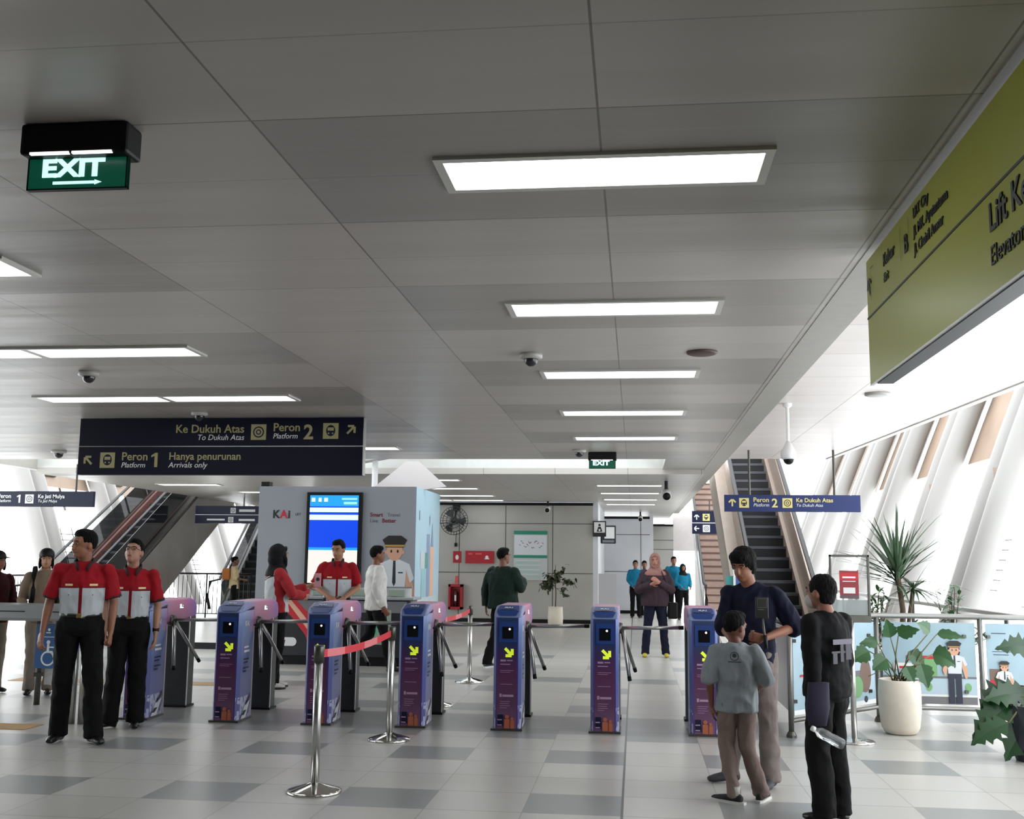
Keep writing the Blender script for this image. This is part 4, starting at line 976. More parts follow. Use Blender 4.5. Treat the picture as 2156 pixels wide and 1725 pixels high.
# big spiky plant behind the barrier
t = thing('dracaena_plant', 'tall spiky strap-leaved plant in a planter behind the printed barrier', 'plant', (2.93, 12.5, 0))
mb = MB(); mb.lathe([(.2, 0), (.26, .05), (.28, .5), (.25, .5), (.25, .46), (0, .46)], n=24); mb.obj('pot', mat('planter_grey', '#5a5c5a', .6), t)
mb = MB(); mb.smooth = True; mb.tube([(0, 0, .45), (.02, 0, 1.0), (-.02, .02, 1.42)], [.035, .03, .028], 10); mb.tube([(.03, .02, .45), (.09, .02, .9), (.14, .0, 1.25)], [.025, .022, .02], 8); mb.obj('trunk', M_trunk, t)
mb = MB()
for k in range(52):
    a = rnd.uniform(0, 2 * PI); e = rnd.uniform(.05, 1.35) if k < 50 else rnd.uniform(-.5, .2); d = V((math.cos(a) * math.cos(e), math.sin(a) * math.cos(e), math.sin(e)))
    leaf(mb, (-.02 + .02 * d.x, .02, 1.36 + rnd.uniform(-.1, .08)), d, rnd.uniform(.62, .88), rnd.uniform(.04, .06), strap, rnd.uniform(.15, .7), .3, 7)
for k in range(26):
    a = rnd.uniform(0, 2 * PI); e = rnd.uniform(-.3, 1.1); d = V((math.cos(a) * math.cos(e), math.sin(a) * math.cos(e), math.sin(e)))
    leaf(mb, (.14, 0, 1.22), d, rnd.uniform(.3, .5), .035, strap, rnd.uniform(.4, 1.1), .3, 6)
mb.obj('foliage', M_leafy, t)
# low bushes around
def bush(x, y, r, h, label, m, n=130, seed=1):
    rr = random.Random(seed); t = thing('shrub', label, 'plant', (x, y, 0), 0, 'low shrubs behind the barrier')
    mb = MB(); mb.lathe([(.16, 0), (.2, .42), (.17, .42), (0, .4)], n=18); mb.obj('pot', mat('planter_grey', '#5a5c5a', .6), t)
    st_ = MB(); lf = MB()
    for k in range(12):
        a = rr.uniform(0, 2 * PI); e = rr.uniform(.3, 1.4); d = V((math.cos(a) * math.cos(e) * r, math.sin(a) * math.cos(e) * r, h * .9 * math.sin(e))); st_.tube([(0, 0, .38), V((0, 0, .38)) + d], [.008, .004], 5)
        for j in range(n // 12):
            q = V((0, 0, .38)) + d * rr.uniform(.25, 1.05); b = rr.uniform(0, 2 * PI); g = rr.uniform(-.5, .9)
            leaf(lf, q, V((math.cos(b) * math.cos(g), math.sin(b) * math.cos(g), math.sin(g))), rr.uniform(.1, .17), .045, oval, .5, .2, 4)
    st_.obj('stems', M_trunk, t); lf.obj('foliage', m, t)
bush(3.85, 13.9, .5, .95, 'dense dark shrub right of the spiky plant base', M_leafd, 260, 2)
bush(2.95, 14.0, .42, .9, 'dark shrub left of the spiky plant base', M_leafd, 180, 3)
# cream pot plant
t = thing('potted_plant', 'large-leaved plant in a tall cream pot before the printed barrier', 'plant', (2.35, 10.2, 0))
mb = MB(); mb.smooth = True; mb.lathe([(.11, 0), (.14, .015), (.165, .06), (.182, .2), (.185, .35), (.178, .47), (.172, .475), (.165, .47), (.165, .44), (.0, .44)], n=36); mb.obj('pot', M_pot, t)
mb = MB(); mb.lathe([(.16, .435), (.16, .445), (0, .45)], n=20); mb.obj('soil', M_soil, t)
sm = MB(); lf = MB(); sm.smooth = True
for (ex, ey, ez, L_, wd, dx, dz, dr) in ((-.26, -.05, .72, .19, .17, -1, -.35, .5), (-.12, -.08, .66, .18, .17, -.9, -.5, .3), (-.06, 0, .84, .2, .14, -.2, .9, .6), (.0, -.04, .86, .2, .14, .75, .6, .8), (.1, .02, .72, .2, .15, .6, -.5, .5), (.18, -.06, .62, .22, .17, .2, -.9, .3), (.3, 0, .7, .22, .2, 1, -.1, .9), (.3, .05, .9, .2, .13, -.6, .5, .4), (.34, -.02, .88, .24, .1, 1, .05, .4), (-.16, .05, .78, .18, .12, -1, .3, .7), (.04, -.1, .6, .16, .13, .3, -.7, .3)):
    b0 = V((rnd.uniform(-.05, .05), rnd.uniform(-.04, .04), .44)); e = V((ex, ey, ez)); mid = (b0 + e) / 2 + V((ex * .05, 0, .06))
    sm.tube([b0, mid, e], [.007, .006, .005], 6); leaf(lf, e, (dx, rnd.uniform(-.5, -.1), dz), L_, wd, heart, dr, .15, 9, V((0, -.9, .45)))
sm.tube([(-.02, 0, .44), (-.14, -.05, .56), (-.28, -.06, .5)], [.006, .005, .003], 5)
sm.obj('leaf_stalks', M_stem, t); lf.obj('leaves', M_leafm, t)
# deep green large leaves at the right edge
t = thing('monstera_plant', 'deep green split-leaf plant pushing in from the right picture edge', 'plant', (3.1, 9.0, 0))
mb = MB(); mb.lathe([(.16, 0), (.2, .1), (.2, .42), (.17, .42), (0, .4)], n=24); mb.obj('pot', mat('planter_dark', '#20262e', .5), t)
sm = MB(); lf = MB(); sm.smooth = True
split = lambda t: max(0, math.sin(PI * t ** .7)) * (.72 + .28 * math.cos(t * 34))
rn2 = random.Random(11)
for (ex, ez, L_, wd, dx, dz) in ((-.2, .42, .34, .26, -1, -.55), (-.12, .56, .34, .28, -.9, -.5), (-.02, .36, .36, .28, -.7, -.7), (.05, .62, .3, .26, -.4, -.7), (.02, .86, .26, .2, -.8, .15), (.1, .95, .24, .2, .1, .2), (-.25, .3, .28, .2, -.9, -.3), (.15, .45, .3, .25, .2, -.8), (.2, .7, .3, .25, .8, -.3), (-.05, .5, .3, .24, -.9, .1)):
    b0 = V((0, 0, .4)); e = V((ex, rn2.uniform(-.15, .1), ez)); sm.tube([b0, (b0 + e) / 2 + V((0, 0, .08)), e], [.01, .009, .007], 6)
    leaf(lf, e, (dx, rn2.uniform(-.5, 0), dz), L_ * 1.25, wd * 1.25, split, .5, .12, 14, V((0, -.8, .6)))
sm.obj('leaf_stalks', M_stem, t); lf.obj('leaves', M_mon, t)
# small tree by the wall
t = thing('potted_tree', 'small potted tree with a thin trunk standing at the grey panel wall', 'plant', (-1.83, 24.9, 0))
mb = MB(); mb.smooth = True; mb.lathe([(.13, 0), (.17, .02), (.175, .2), (.165, .45), (.155, .45), (.15, .42), (0, .42)], n=28); mb.obj('pot', M_pot, t)
st_ = MB(); lf = MB(); rr = random.Random(9); st_.tube([(0, 0, .42), (.01, 0, .75), (-.01, 0, 1.1), (0, 0, 1.4)], [.014, .012, .009, .005], 7)
for k in range(26):
    a = rr.uniform(0, 2 * PI); e = rr.uniform(-.5, 1.2); z = rr.uniform(.85, 1.2); R_ = rr.uniform(.2, .42)
    d = V((math.cos(a) * math.cos(e), math.sin(a) * math.cos(e) * .7, math.sin(e) * .8)) * R_
    q0 = V((0, 0, z)); st_.tube([q0, q0 + d], [.005, .003], 5)
    for j in range(11):
        q = q0 + d * rr.uniform(.55, 1.08) + V((rr.uniform(-.04, .04), 0, rr.uniform(-.04, .04))); b = rr.uniform(0, 2 * PI); g = rr.uniform(-1.2, .2)
        leaf(lf, q, V((math.cos(b) * math.cos(g), math.sin(b) * math.cos(g), math.sin(g))), rr.uniform(.09, .14), .06, oval, .5, .2, 4)
st_.obj('trunk', M_trunk, t); lf.obj('foliage', leafmat('leaf_olive', '#2c3422', '#4c563a'), t)
# ================================================================== PEOPLE
_rp_cache = {}
def remeshed(mb, name, vox, smooth=3, displace=0.0, dscale=.12, seed=0):
    """fuse overlapping closed shells into one skin and relax it"""
    me = bpy.data.meshes.new(name); me.from_pydata([tuple(p) for p in mb.v], [], mb.f); me.update()
    o = bpy.data.objects.new(name, me); COL.objects.link(o)
    r = o.modifiers.new('r', 'REMESH'); r.mode = 'VOXEL'; r.voxel_size = vox
    if smooth:
        s = o.modifiers.new('s', 'SMOOTH'); s.factor = .5; s.iterations = smooth
    dg = bpy.context.evaluated_depsgraph_get(); out = bpy.data.meshes.new_from_object(o.evaluated_get(dg))
    bpy.data.objects.remove(o); bpy.data.meshes.remove(me)
    if displace > 0:
        ns = [v.normal.copy() for v in out.vertices]
        for v, nn in zip(out.vertices, ns):
            c = v.co; q = V((c.x / dscale + seed * 7.1, c.y / dscale, c.z / (dscale * 1.4)))
            k = noise.noise(q) + .5 * noise.noise(q * 2.3); rid = 1 - abs(noise.noise(q * 1.3 + V((3, 1, 2)))) * 2
            v.co = c + nn * displace * (.6 * k + .5 * rid)
    for p in out.polygons: p.use_smooth = True
    out.name = name; return out

def cloth(name, col, rough=.85, bump=.25):
    return mat(name, col, rough, var=.1, scale=7, bump=bump, bscale=26, spec=.2)
def skin_mat(name, col):
    if name in MATS: return MATS[name]
    m = bpy.data.materials.new(name); m.use_nodes = True; N = NB(m); c = lin(col)
    N.out(N.mix(N.noise(9, 3), tuple(x * .88 for x in c), tuple(min(1, x * 1.1) for x in c))); N.b.inputs['Roughness'].default_value = .5; N.b.inputs['Specular IOR Level'].default_value = .35
    MATS[name] = m; return m
def uniform_mat(name, ztop, half, zwaist, front_only_placket=True):
    """staff shirt: red yoke and sleeves, white body, red placket, dark collar and cuffs, label tags"""
    m = bpy.data.materials.new(name); m.use_nodes = True; N = NB(m); x, y, z = N.coord()
    ax = N.m('ABSOLUTE', x); body = N.lt(ax, half)
    white = N.mul(body, N.lt(z, ztop))
    c = N.mix(white, '#8c0d1a', '#aeb3b8')
    pl = N.mul(N.lt(ax, .013), N.lt(y, 0)); c = N.mix(N.mul(pl, N.lt(z, ztop + .02)), c, '#6d0a14')
    line = N.mul(body, N.between(z, ztop, ztop + .007), N.gt(ax, .03)); c = N.mix(line, c, '#3a0a10')
    tag = N.mul(N.between(ax, .065, .125), N.between(z, ztop + .018, ztop + .034), N.lt(y, 0)); c = N.mix(tag, c, '#e0cfa0')
    but = N.mul(N.between(ax, .088, .095), N.between(z, ztop - .06, ztop - .052), N.lt(y, 0)); c = N.mix(but, c, '#222222')
    N.out(c); N.b.inputs['Roughness'].default_value = .8; N.b.inputs['Specular IOR Level'].default_value = .2; N.bump(N.noise(22, 4), .3)
    return m

M_eyew = mat('eye_white', '#8f857c', .4); M_iris = mat('eye_dark', '#120c0a', .2); M_lip = mat('lips', '#7a3f38', .5)
M_hair = mat('hair_black', '#070606', .75, bump=.9, bscale=80, spec=.12, stretch=(1, 1, .3))
M_trb = cloth('trousers_black', '#050506'); M_shoeb = mat('shoe_black', '#0c0c0d', .3); M_belt2 = mat('belt_black', '#0c0b0b', .4); M_brass = mat('buckle', '#b8a070', .3, .9)

def limb(mb, pts, rads, n=12):
    for i in range(len(pts) - 1):
        mb.tube([pts[i], pts[i + 1]], [rads[i], rads[i + 1]], n)
        if i: mb.ell(pts[i], (rads[i] * 1.01,) * 3, n, 8)
def hand(mb, wrist, d, n, side, pose='relax', k=1.0):
    """wrist point, d along hand, n palm normal, side=+1 thumb towards d x n side"""
    d = V(d).normalized(); n = (V(n) - d * V(n).dot(d)).normalized(); a = d.cross(n).normalized() * side
    w = V(wrist)
    mb.tube([w - d * .02 * k, w + d * .03 * k, w + d * .07 * k, w + d * .088 * k], [(.022 * k, .018 * k), (.034 * k, .017 * k), (.039 * k, .015 * k), (.036 * k, .012 * k)], 10, up=n)
    curls = {'relax': (.35, .5, .4), 'fist': (1.4, 1.5, .9), 'point': (.1, .1, .1), 'flat': (.1, .15, .1), 'grip': (1.0, 1.2, .8)}[pose]
    Ls = [.072, .08, .074, .058]
    for i in range(4):
        p = w + d * .085 * k + a * ((1.5 - i) * .0205) * k; ang = 0; dd = d.copy(); pts = [p - d * .012 * k]; cc = curls
        if pose == 'point' and i > 0: cc = (1.4, 1.5, .9)
        pts.append(p.copy()); dd = (d + a * (1.5 - i) * .07).normalized()
        for j, f in enumerate((.45, .32, .23)):
            ang += cc[j]; dj = dd * math.cos(ang) + n * math.sin(ang); p = p + dj * Ls[i] * f * k; pts.append(p.copy())
        mb.tube(pts, [.0098 * k, .0098 * k, .0092 * k, .0085 * k, .007 * k], 8, up=n); mb.ell(pts[-1], (.0075 * k,) * 3, 8, 5)
    p = w + d * .02 * k + a * .026 * k; pts = [p]
    for (fd, fa, fn, L_) in ((.62, .62, .25, .035), (.8, .35, .4, .03), (.9, .1, .4, .024)):
        dj = (d * fd + a * fa + n * fn).normalized(); p = p + dj * L_ * k; pts.append(p.copy())
    mb.tube(pts, [.014 * k, .0115 * k, .0105 * k, .008 * k], 8, up=n); mb.ell(pts[-1], (.008 * k,) * 3, 8, 5)

DEF = dict(shoulder=((-.175, .01, 1.385), (.175, .01, 1.385)), elbow=((-.225, .02, 1.12), (.225, .02, 1.12)), wrist=((-.235, -.05, .87), (.235, -.05, .87)),
           hip=((-.085, 0, .9), (.085, 0, .9)), knee=((-.095, -.02, .49), (.095, -.02, .49)), ankle=((-.1, .02, .085), (.1, .02, .085)), neck=(0, .015, 1.43), head=(0, -.01, 1.585),
           palm=((.6, -.3, 0), (-.6, -.3, 0)), handpose=('relax', 'relax'), footdir=((-.12, -1), (.12, -1)), girth=1.0, headyaw=0, headpitch=0, headroll=0)

def person(label, loc, rz, height, skin='#9a6a50', vox=.008, shirt=None, sleeve='short', untucked=False, shirt_mat=None, cuff=None, collar=None, trouser=M_trb, flare=1.0, shoe=M_shoeb, sole=None, hair='short', hair_mat=None,
           hijab=None, face=True, group=None, pose=None, folds=.009, heel=False, belt=True, shoescale=1.0, hem=None, sock=None, mouth=True, ears=True, headscale=1.0):
    P = dict(DEF); P.update(pose or {}); s = height / 1.70; g = P['girth']
    t = thing('person', label, 'person', loc, rz, group)
    def S(p): return V(p) * s
    sh, el, wr, hp, kn, an = ([S(q) for q in P[k]] for k in ('shoulder', 'elbow', 'wrist', 'hip', 'knee', 'ankle'))
    nk, hd = S(P['neck']), S(P['head']); pel = (hp[0] + hp[1]) / 2; chest = (sh[0] + sh[1]) / 2
    hs = s * headscale
    hR = (Matrix.Rotation(P['headyaw'], 3, 'Z') @ Matrix.Rotation(P['headroll'], 3, 'Y') @ Matrix.Rotation(P['headpitch'], 3, 'X'))
    def HP(p): return hd + hR @ (V(p) * hs)
    sk = skin_mat('skin_' + skin.strip('#'), skin)
    # ---- body: one continuous skin
    b = MB()
    b.ell(HP((0, .008, .018)), (.076 * hs, .094 * hs, .1 * hs), 20, 14, hR); b.ell(HP((0, -.018, -.035)), (.062 * hs, .072 * hs, .075 * hs), 18, 12, hR)
    b.ell(HP((0, -.05, -.078)), (.034 * hs, .035 * hs, .03 * hs), 14, 9, hR)
    b.add(*(lambda q: (q.v, q.f))(MB().tube([HP((0, -.083, .012)), HP((0, -.098, -.018)), HP((0, -.1, -.03)), HP((0, -.08, -.036))], [.009 * hs, .013 * hs, .016 * hs, .01 * hs], 8)))
    b.tube([HP((-.05, -.072, .027)), HP((0, -.087, .03)), HP((.05, -.072, .027))], .009 * hs, 8)
    b.tube([HP((-.022, -.083, -.055)), HP((0, -.089, -.054)), HP((.022, -.083, -.055))], .0075 * hs, 8)
    if ears:
        for q in (-1, 1): b.ell(HP((q * .077, .01, -.008)), (.011 * hs, .02 * hs, .031 * hs), 10, 8, hR)
    b.tube([chest + (nk - chest) * .5, nk, HP((0, .015, -.06)), HP((0, .01, 0))], [.07 * s, .056 * s, .053 * s, .05 * s], 14)
    up = chest - pel
    def tsec(f, rx, ry, dy=0):
        c = pel + up * f; return (c.x, c.y + dy * s, c.z, rx * s * g, ry * s * g)
    b.loft([tsec(-.12, .1, .07), tsec(0, .12, .08), tsec(.35, .11, .075), tsec(.7, .13, .085), tsec(.92, .14, .075), tsec(1.02, .09, .06)], 20)
    for i in (0, 1):
        sd = -1 if i == 0 else 1; gg = .5 + .5 * g
        limb(b, [sh[i] + V((-sd * .06 * s, 0, -.01 * s)), sh[i] + V((0, 0, -.02 * s)), (sh[i] * .55 + el[i] * .45), el[i], (el[i] * .65 + wr[i] * .35), wr[i]], [.04 * s * gg, .045 * s * gg, .043 * s * gg, .036 * s * gg, .036 * s * gg, .0235 * s], 12)
        d = wr[i] - el[i]; hand(b, wr[i], P.get('handdir', (None, None))[i] or d, P['palm'][i], -1 if i == 0 else 1, P['handpose'][i], s * (1.0 if height > 1.3 else 1.05))
        limb(b, [hp[i] + V((0, 0, .03 * s)), (hp[i] + kn[i]) / 2, kn[i], kn[i] * .7 + an[i] * .3 + V((0, .012 * s, 0)), an[i], an[i] - V((0, 0, .03 * s))], [.06 * s, .055 * s, .046 * s, .046 * s, .034 * s, .034 * s], 12)
    me = remeshed(b, 'body', vox, 2 if vox < .01 else 1); me.materials.append(sk); link('body', me, t)
    # ---- face
    if face:
        for q in (-1, 1):
            e = MB(); e.smooth = True; e.ell(HP((q * .031, -.0765, .008)), (.0115 * hs, .0085 * hs, .0042 * hs), 12, 8, hR); eo = e.obj('eye', M_eyew, t)
            e = MB(); e.smooth = True; e.ell(HP((q * .031, -.083, .008)), (.006 * hs, .0036 * hs, .0046 * hs), 10, 8, hR); e.obj('iris', M_iris, eo)
            e = MB(); e.smooth = True; e.tube([HP((q * .014, -.089, .027)), HP((q * .034, -.086, .032)), HP((q * .054, -.072, .027))], [.003 * hs, .0042 * hs, .0025 * hs], 6); e.obj('eyebrow', M_hair, t)
        if mouth:
            e = MB(); e.smooth = True; e.ell(HP((0, -.0865, -.055)), (.022 * hs, .008 * hs, .0055 * hs), 12, 6, hR); e.obj('mouth', M_lip, t)
    # ---- hair or head cover
    hm = hair_mat or M_hair
    if hijab is not None:
        h = MB(); h.ell(HP((0, .022, .022)), (.093 * hs, .102 * hs, .114 * hs), 22, 14, hR); h.ell(HP((0, .03, -.04)), (.092 * hs, .095 * hs, .1 * hs), 20, 12, hR)
        h.tube([HP((-.07, -.03, .02)), HP((-.07, -.045, -.04)), HP((-.04, -.06, -.095)), HP((0, -.066, -.112)), HP((.04, -.06, -.095)), HP((.07, -.045, -.04)), HP((.07, -.03, .02))], [.02 * hs, .024 * hs, .026 * hs, .028 * hs, .026 * hs, .024 * hs, .02 * hs], 10)
        h.tube([HP((-.06, -.05, .065)), HP((0, -.078, .09)), HP((.06, -.05, .065))], .018 * hs, 10)
        h.loft([(nk.x, nk.y, nk.z + .09 * s, .075 * s, .085 * s), (nk.x, nk.y, nk.z + .02 * s, .1 * s, .1 * s), (nk.x, nk.y, nk.z - .04 * s, .155 * s * g, .11 * s * g), (nk.x, nk.y, nk.z - .09 * s, .165 * s * g, .12 * s * g)], 20)
        m_ = remeshed(h, 'hijab', max(vox, .009), 3, .006, .09, 3); m_.materials.append(hijab); link('hijab', m_, t)
    elif hair:
        h = MB()
        if hair == 'short':
            h.ell(HP((0, .022, .036)), (.081 * hs, .094 * hs, .096 * hs), 22, 14, hR); h.ell(HP((0, -.012, .09)), (.064 * hs, .068 * hs, .042 * hs), 18, 10, hR)
        elif hair == 'buzz':
            h.ell(HP((0, .018, .032)), (.081 * hs, .094 * hs, .092 * hs), 22, 14, hR); h.ell(HP((0, .04, -.02)), (.066 * hs, .06 * hs, .065 * hs), 16, 10, hR)
        elif hair == 'mop':
            h.ell(HP((0, .022, .04)), (.093 * hs, .105 * hs, .104 * hs), 22, 14, hR); h.ell(HP((0, -.035, .08)), (.078 * hs, .07 * hs, .05 * hs), 18, 10, hR)
            h.ell(HP((0, .045, -.02)), (.08 * hs, .065 * hs, .075 * hs), 16, 10, hR)
            for q in (-1, 1): h.ell(HP((q * .078, .005, .01)), (.014 * hs, .03 * hs, .045 * hs), 10, 8, hR)
        elif hair == 'cap':
            h.ell(HP((0, .02, -.01)), (.084 * hs, .09 * hs, .09 * hs), 22, 14, hR)
            for q in (-1, 1): h.ell(HP((q * .07, -.02, -.05)), (.016 * hs, .03 * hs, .07 * hs), 10, 8, hR)
        m_ = remeshed(h, 'hair', max(vox * .9, .007), 1, .005, .03, 5); m_.materials.append(hm); link('hair', m_, t)
        if hair == 'cap':
            c = MB(); c.ell(HP((0, .01, .05)), (.09 * hs, .104 * hs, .085 * hs), 22, 12, hR)
            m_ = remeshed(c, 'cap', .009, 1); m_.materials.append(M_black); co = link('cap', m_, t)
            c = MB(); c.smooth = True; c.ell(HP((0, -.12, .045)), (.065 * hs, .07 * hs, .008 * hs), 18, 6, hR); c.obj('visor', M_black, co)
    # ---- shirt
    sm_ = shirt_mat or cloth('shirt_' + (shirt or 'x').strip('#'), shirt or '#808080')
    c = MB(); hemf = hem if hem is not None else (-.12 if untucked else .16)
    def q(f, rx, ry, dy=0): return tsec(f, rx, ry, dy)
    secs = [q(hemf, .172, .128)] if untucked else [q(.08, .135, .095), q(.17, .146, .104), q(.205, .158, .115)]
    if untucked: secs += [q(.05, .17, .125)]
    secs += [q(.28, .16, .118), q(.55, .168, .122, -.004), q(.78, .178, .12, -.004), q(.92, .172, .104), q(1.0, .14, .09), q(1.06, .1, .08), q(1.12, .068, .068)]
    c.loft(secs, 24)
    if untucked: pass
    for i in (0, 1):
        sd = -1 if i == 0 else 1; A = sh[i]; B = el[i]; Wp = wr[i]; gg = .5 + .5 * g
        A2 = A + V((-sd * .005 * s, 0, -.016 * s)); c.ell(A2, (.064 * s * gg, .066 * s * gg, .06 * s * gg), 16, 12); c.tube([nk + V((sd * .02 * s, 0, -.03 * s)), A + V((-sd * .02 * s, 0, -.02 * s))], [(.05 * s, .05 * s), (.055 * s, .052 * s)], 14)
        if sleeve == 'short': limb(c, [A2, A + (B - A) * .5, A + (B - A) * .86], [.063 * s * gg, .063 * s * gg, .067 * s * gg], 16)
        elif sleeve == 'elbow': limb(c, [A2, A + (B - A) * .6, B, B + (Wp - B) * .12], [.065 * s * gg, .066 * s * gg, .064 * s * gg, .066 * s * gg], 16)
        else: limb(c, [A2, (A + B) / 2, B, (B + Wp) / 2, B + (Wp - B) * .93], [.063 * s * gg, .06 * s * gg, .054 * s * gg, .048 * s * gg, .04 * s * gg], 16)
    me = remeshed(c, 'shirt', max(vox, .0085), 1, folds * 1.6, .1, hash(label) % 9 if False else len(label) % 9); me.materials.append(sm_); so = link('shirt', me, t)
    if collar is not None:
        for q_ in (-1, 1):
            k = MB(); k.smooth = True; base = nk + V((0, 0, .0)); k.tube([base + V((q_ * .01, .072, .03)) * s, base + V((q_ * .07, .035, .03)) * s, base + V((q_ * .074, -.035, .012)) * s, base + V((q_ * .045, -.088, -.022)) * s, base + V((q_ * .035, -.108, -.055)) * s], [(.008 * s, .022 * s)] * 4 + [(.006 * s, .014 * s)], 8)
            k.obj('collar', collar, so)
    if cuff is not None and sleeve == 'short':
        for i in (0, 1):
            A = sh[i]; B = el[i]; k = MB(); k.smooth = True; k.tube([A + (B - A) * .8, A + (B - A) * .885], [.071 * s, .073 * s], 16); k.obj('sleeve_cuff', cuff, so)
    # ---- trousers
    c = MB(); wz = .19 if not untucked else .05
    c.loft([q(-.14, .12, .09), q(-.05, .17 if not untucked else .15, .124 if not untucked else .11), q(.05, .168 if not untucked else .155, .12 if not untucked else .108), q(wz, .15 if not untucked else .145, .108 if not untucked else .1)], 22)
    for i in (0, 1):
        A, K, N_ = hp[i], kn[i], an[i]
        limb(c, [A + V((0, .0, .04 * s)), A * .75 + K * .25, (A + K) / 2, K, (K + N_) / 2 + V((0, .01 * s, 0)), N_ + V((0, 0, .015 * s)), N_ - V((0, 0, .035 * s))],
               [.092 * s, .092 * s, .082 * s, .068 * s * flare, .062 * s * flare, .062 * s * flare, .066 * s * flare], 16)
    me = remeshed(c, 'trousers', max(vox, .0085), 1, folds * 1.5, .11, 4); me.materials.append(trouser); tr = link('trousers', me, t)
    if belt and not untucked:
        c = MB(); c.smooth = True; c.loft([q(wz - .02, .159, .117), q(wz + .045, .16, .118)], 24); c.obj('belt', M_belt2, tr)
        ct = q(wz + .012, .155, .113); c = MB(); c.cbox((ct[0], ct[1] - ct[4] - .003, ct[2]), (.045 * s, .012, .034 * s), .003); c.obj('buckle', M_brass, tr)
    # ---- shoes
    for i in (0, 1):
        N_ = an[i]; fd = V((P['footdir'][i][0], P['footdir'][i][1], 0)).normalized(); z0 = N_.z - .085 * s; sd = fd.cross(V((0, 0, 1)))
        def F(f, w_, h): return V((N_.x, N_.y, z0 + h * s)) + fd * f * s * shoescale + sd * w_ * s * (.5 + .5 * shoescale)
        c = MB(); c.tube([F(-.065, 0, .045), F(-.03, 0, .05), F(.05, 0, .042), F(.12, 0, .032), F(.175, 0, .026)], [(.026 * s, .03 * s), (.037 * s, .04 * s), (.04 * s, .034 * s), (.045 * s, .028 * s), (.026 * s, .018 * s)], 14)
        c.tube([F(-.02, 0, .03), F(-.015, 0, .1)], [.042 * s, .04 * s], 12); c.ell(F(-.04, 0, .035), (.036 * s, .036 * s, .032 * s)); c.ell(F(.13, 0, .026), (.04 * s, .04 * s, .024 * s))
        if heel: c.tube([F(-.06, 0, .0), F(-.055, 0, .05)], [.012 * s, .03 * s], 8)
        me = remeshed(c, 'shoe', .008 if vox < .01 else .011, 2); me.materials.append(shoe); so2 = link('shoe', me, t)
        if sole is not None:
            k = MB(); k.smooth = False
            outl = [(-.085, -.02), (-.085, .02), (-.05, .038), (.05, .04), (.12, .046), (.17, .03), (.185, 0), (.17, -.03), (.12, -.046), (.05, -.04), (-.05, -.038)]
            k.rings([[F(a_, b_, h) for a_, b_ in outl] for h in (.0, .024)]); k.obj('sole', sole, so2)
        if sock is not None:
            k = MB(); k.smooth = True; k.tube([F(-.015, 0, .07), F(-.01, 0, .15)], [.043 * s, .045 * s], 12); k.obj('sock', sock, t)
    return t, P, s

M_cuff = mat('cuff_black', '#140c10', .8); M_uni = uniform_mat('staff_shirt', 1.235, .178, 1.0); M_uni2 = uniform_mat('staff_shirt_short', 1.19, .16, 1.0)
def facing(x, y, extra=0.0): return math.atan2(-x, y) * 1.0 + extra   # turn towards the camera at the origin
# 1 front staff man
x0, y0 = -4.50, 8.5
man, P, s = person('staff man in red and white shirt standing in front at left, head turned left', (-4.54, 8.5, 0), .38, 1.70, skin='#8a5c46', vox=.0065, shirt_mat=M_uni, cuff=M_cuff, collar=M_cuff, hair='short',
    pose=dict(girth=1.04, shoulder=((-.182, .01, 1.385), (.182, .01, 1.385)), elbow=((-.25, .03, 1.12), (.245, .03, 1.12)), wrist=((-.28, -.03, .88), (.24, -.04, .86)), palm=((.5, .4, 0), (-.8, .2, 0)), handpose=('relax', 'fist'),
              headyaw=-.95, head=(-.01, -.02, 1.585), hip=((-.09, 0, .92), (.09, 0, .92)), knee=((-.11, 0, .5), (.13, -.06, .49)), ankle=((-.12, .06, .085), (.16, -.08, .085)), footdir=((-.3, -1), (.55, -1))), flare=1.12)
# 2 second staff
m2, P, s = person('staff person with glasses in red and white shirt laughing, behind the front staff man', (-4.50, 9.3, 0), .36, 1.64, skin='#a07562', vox=.0065, shirt_mat=M_uni2, cuff=M_cuff, collar=M_cuff, hair='short',
    pose=dict(girth=.98, headyaw=-.3, headpitch=-.32, elbow=((-.225, .03, 1.12), (.235, .03, 1.1)), wrist=((-.21, -.04, .87), (.235, -.04, .84)), palm=((.8, 0, 0), (-.8, 0, 0)), knee=((-.1, -.01, .49), (.09, -.01, .49)), ankle=((-.13, -.02, .085), (.09, .0, .085)), footdir=((-.9, -.5), (.1, -1))), flare=1.2, heel=True)
hsx = 1.64 / 1.7; hR = Matrix.Rotation(-.3, 3, 'Z') @ Matrix.Rotation(-.32, 3, 'X'); hd = V((0, -.01, 1.585)) * hsx
mb = MB()
for q in (-1, 1):
    c = hd + hR @ (V((q * .033, -.098, .01)) * hsx); a = hR @ V((1, 0, 0)); b = hR @ V((0, 0, 1)); mb.tube([c + a * .024 * math.cos(2 * PI * k / 16) + b * .019 * math.sin(2 * PI * k / 16) for k in range(17)], .0018, 5)
    mb.tube([c + a * q * .024, hd + hR @ V((q * .08, 0, .01))], .0018, 5)
mb.tube([hd + hR @ V((-.01, -.1, .012)), hd + hR @ V((.01, -.1, .012))], .0018, 5)
o = mb.obj('glasses', M_black, m2)
mb = MB(); mb.smooth = True; wv = V((.235, -.03, .875)) * hsx; mb.tube([wv + V((0, -.004, .018)), wv + V((0, .004, -.012))], .029, 14); mb.obj('wrist_watch', M_black, m2)
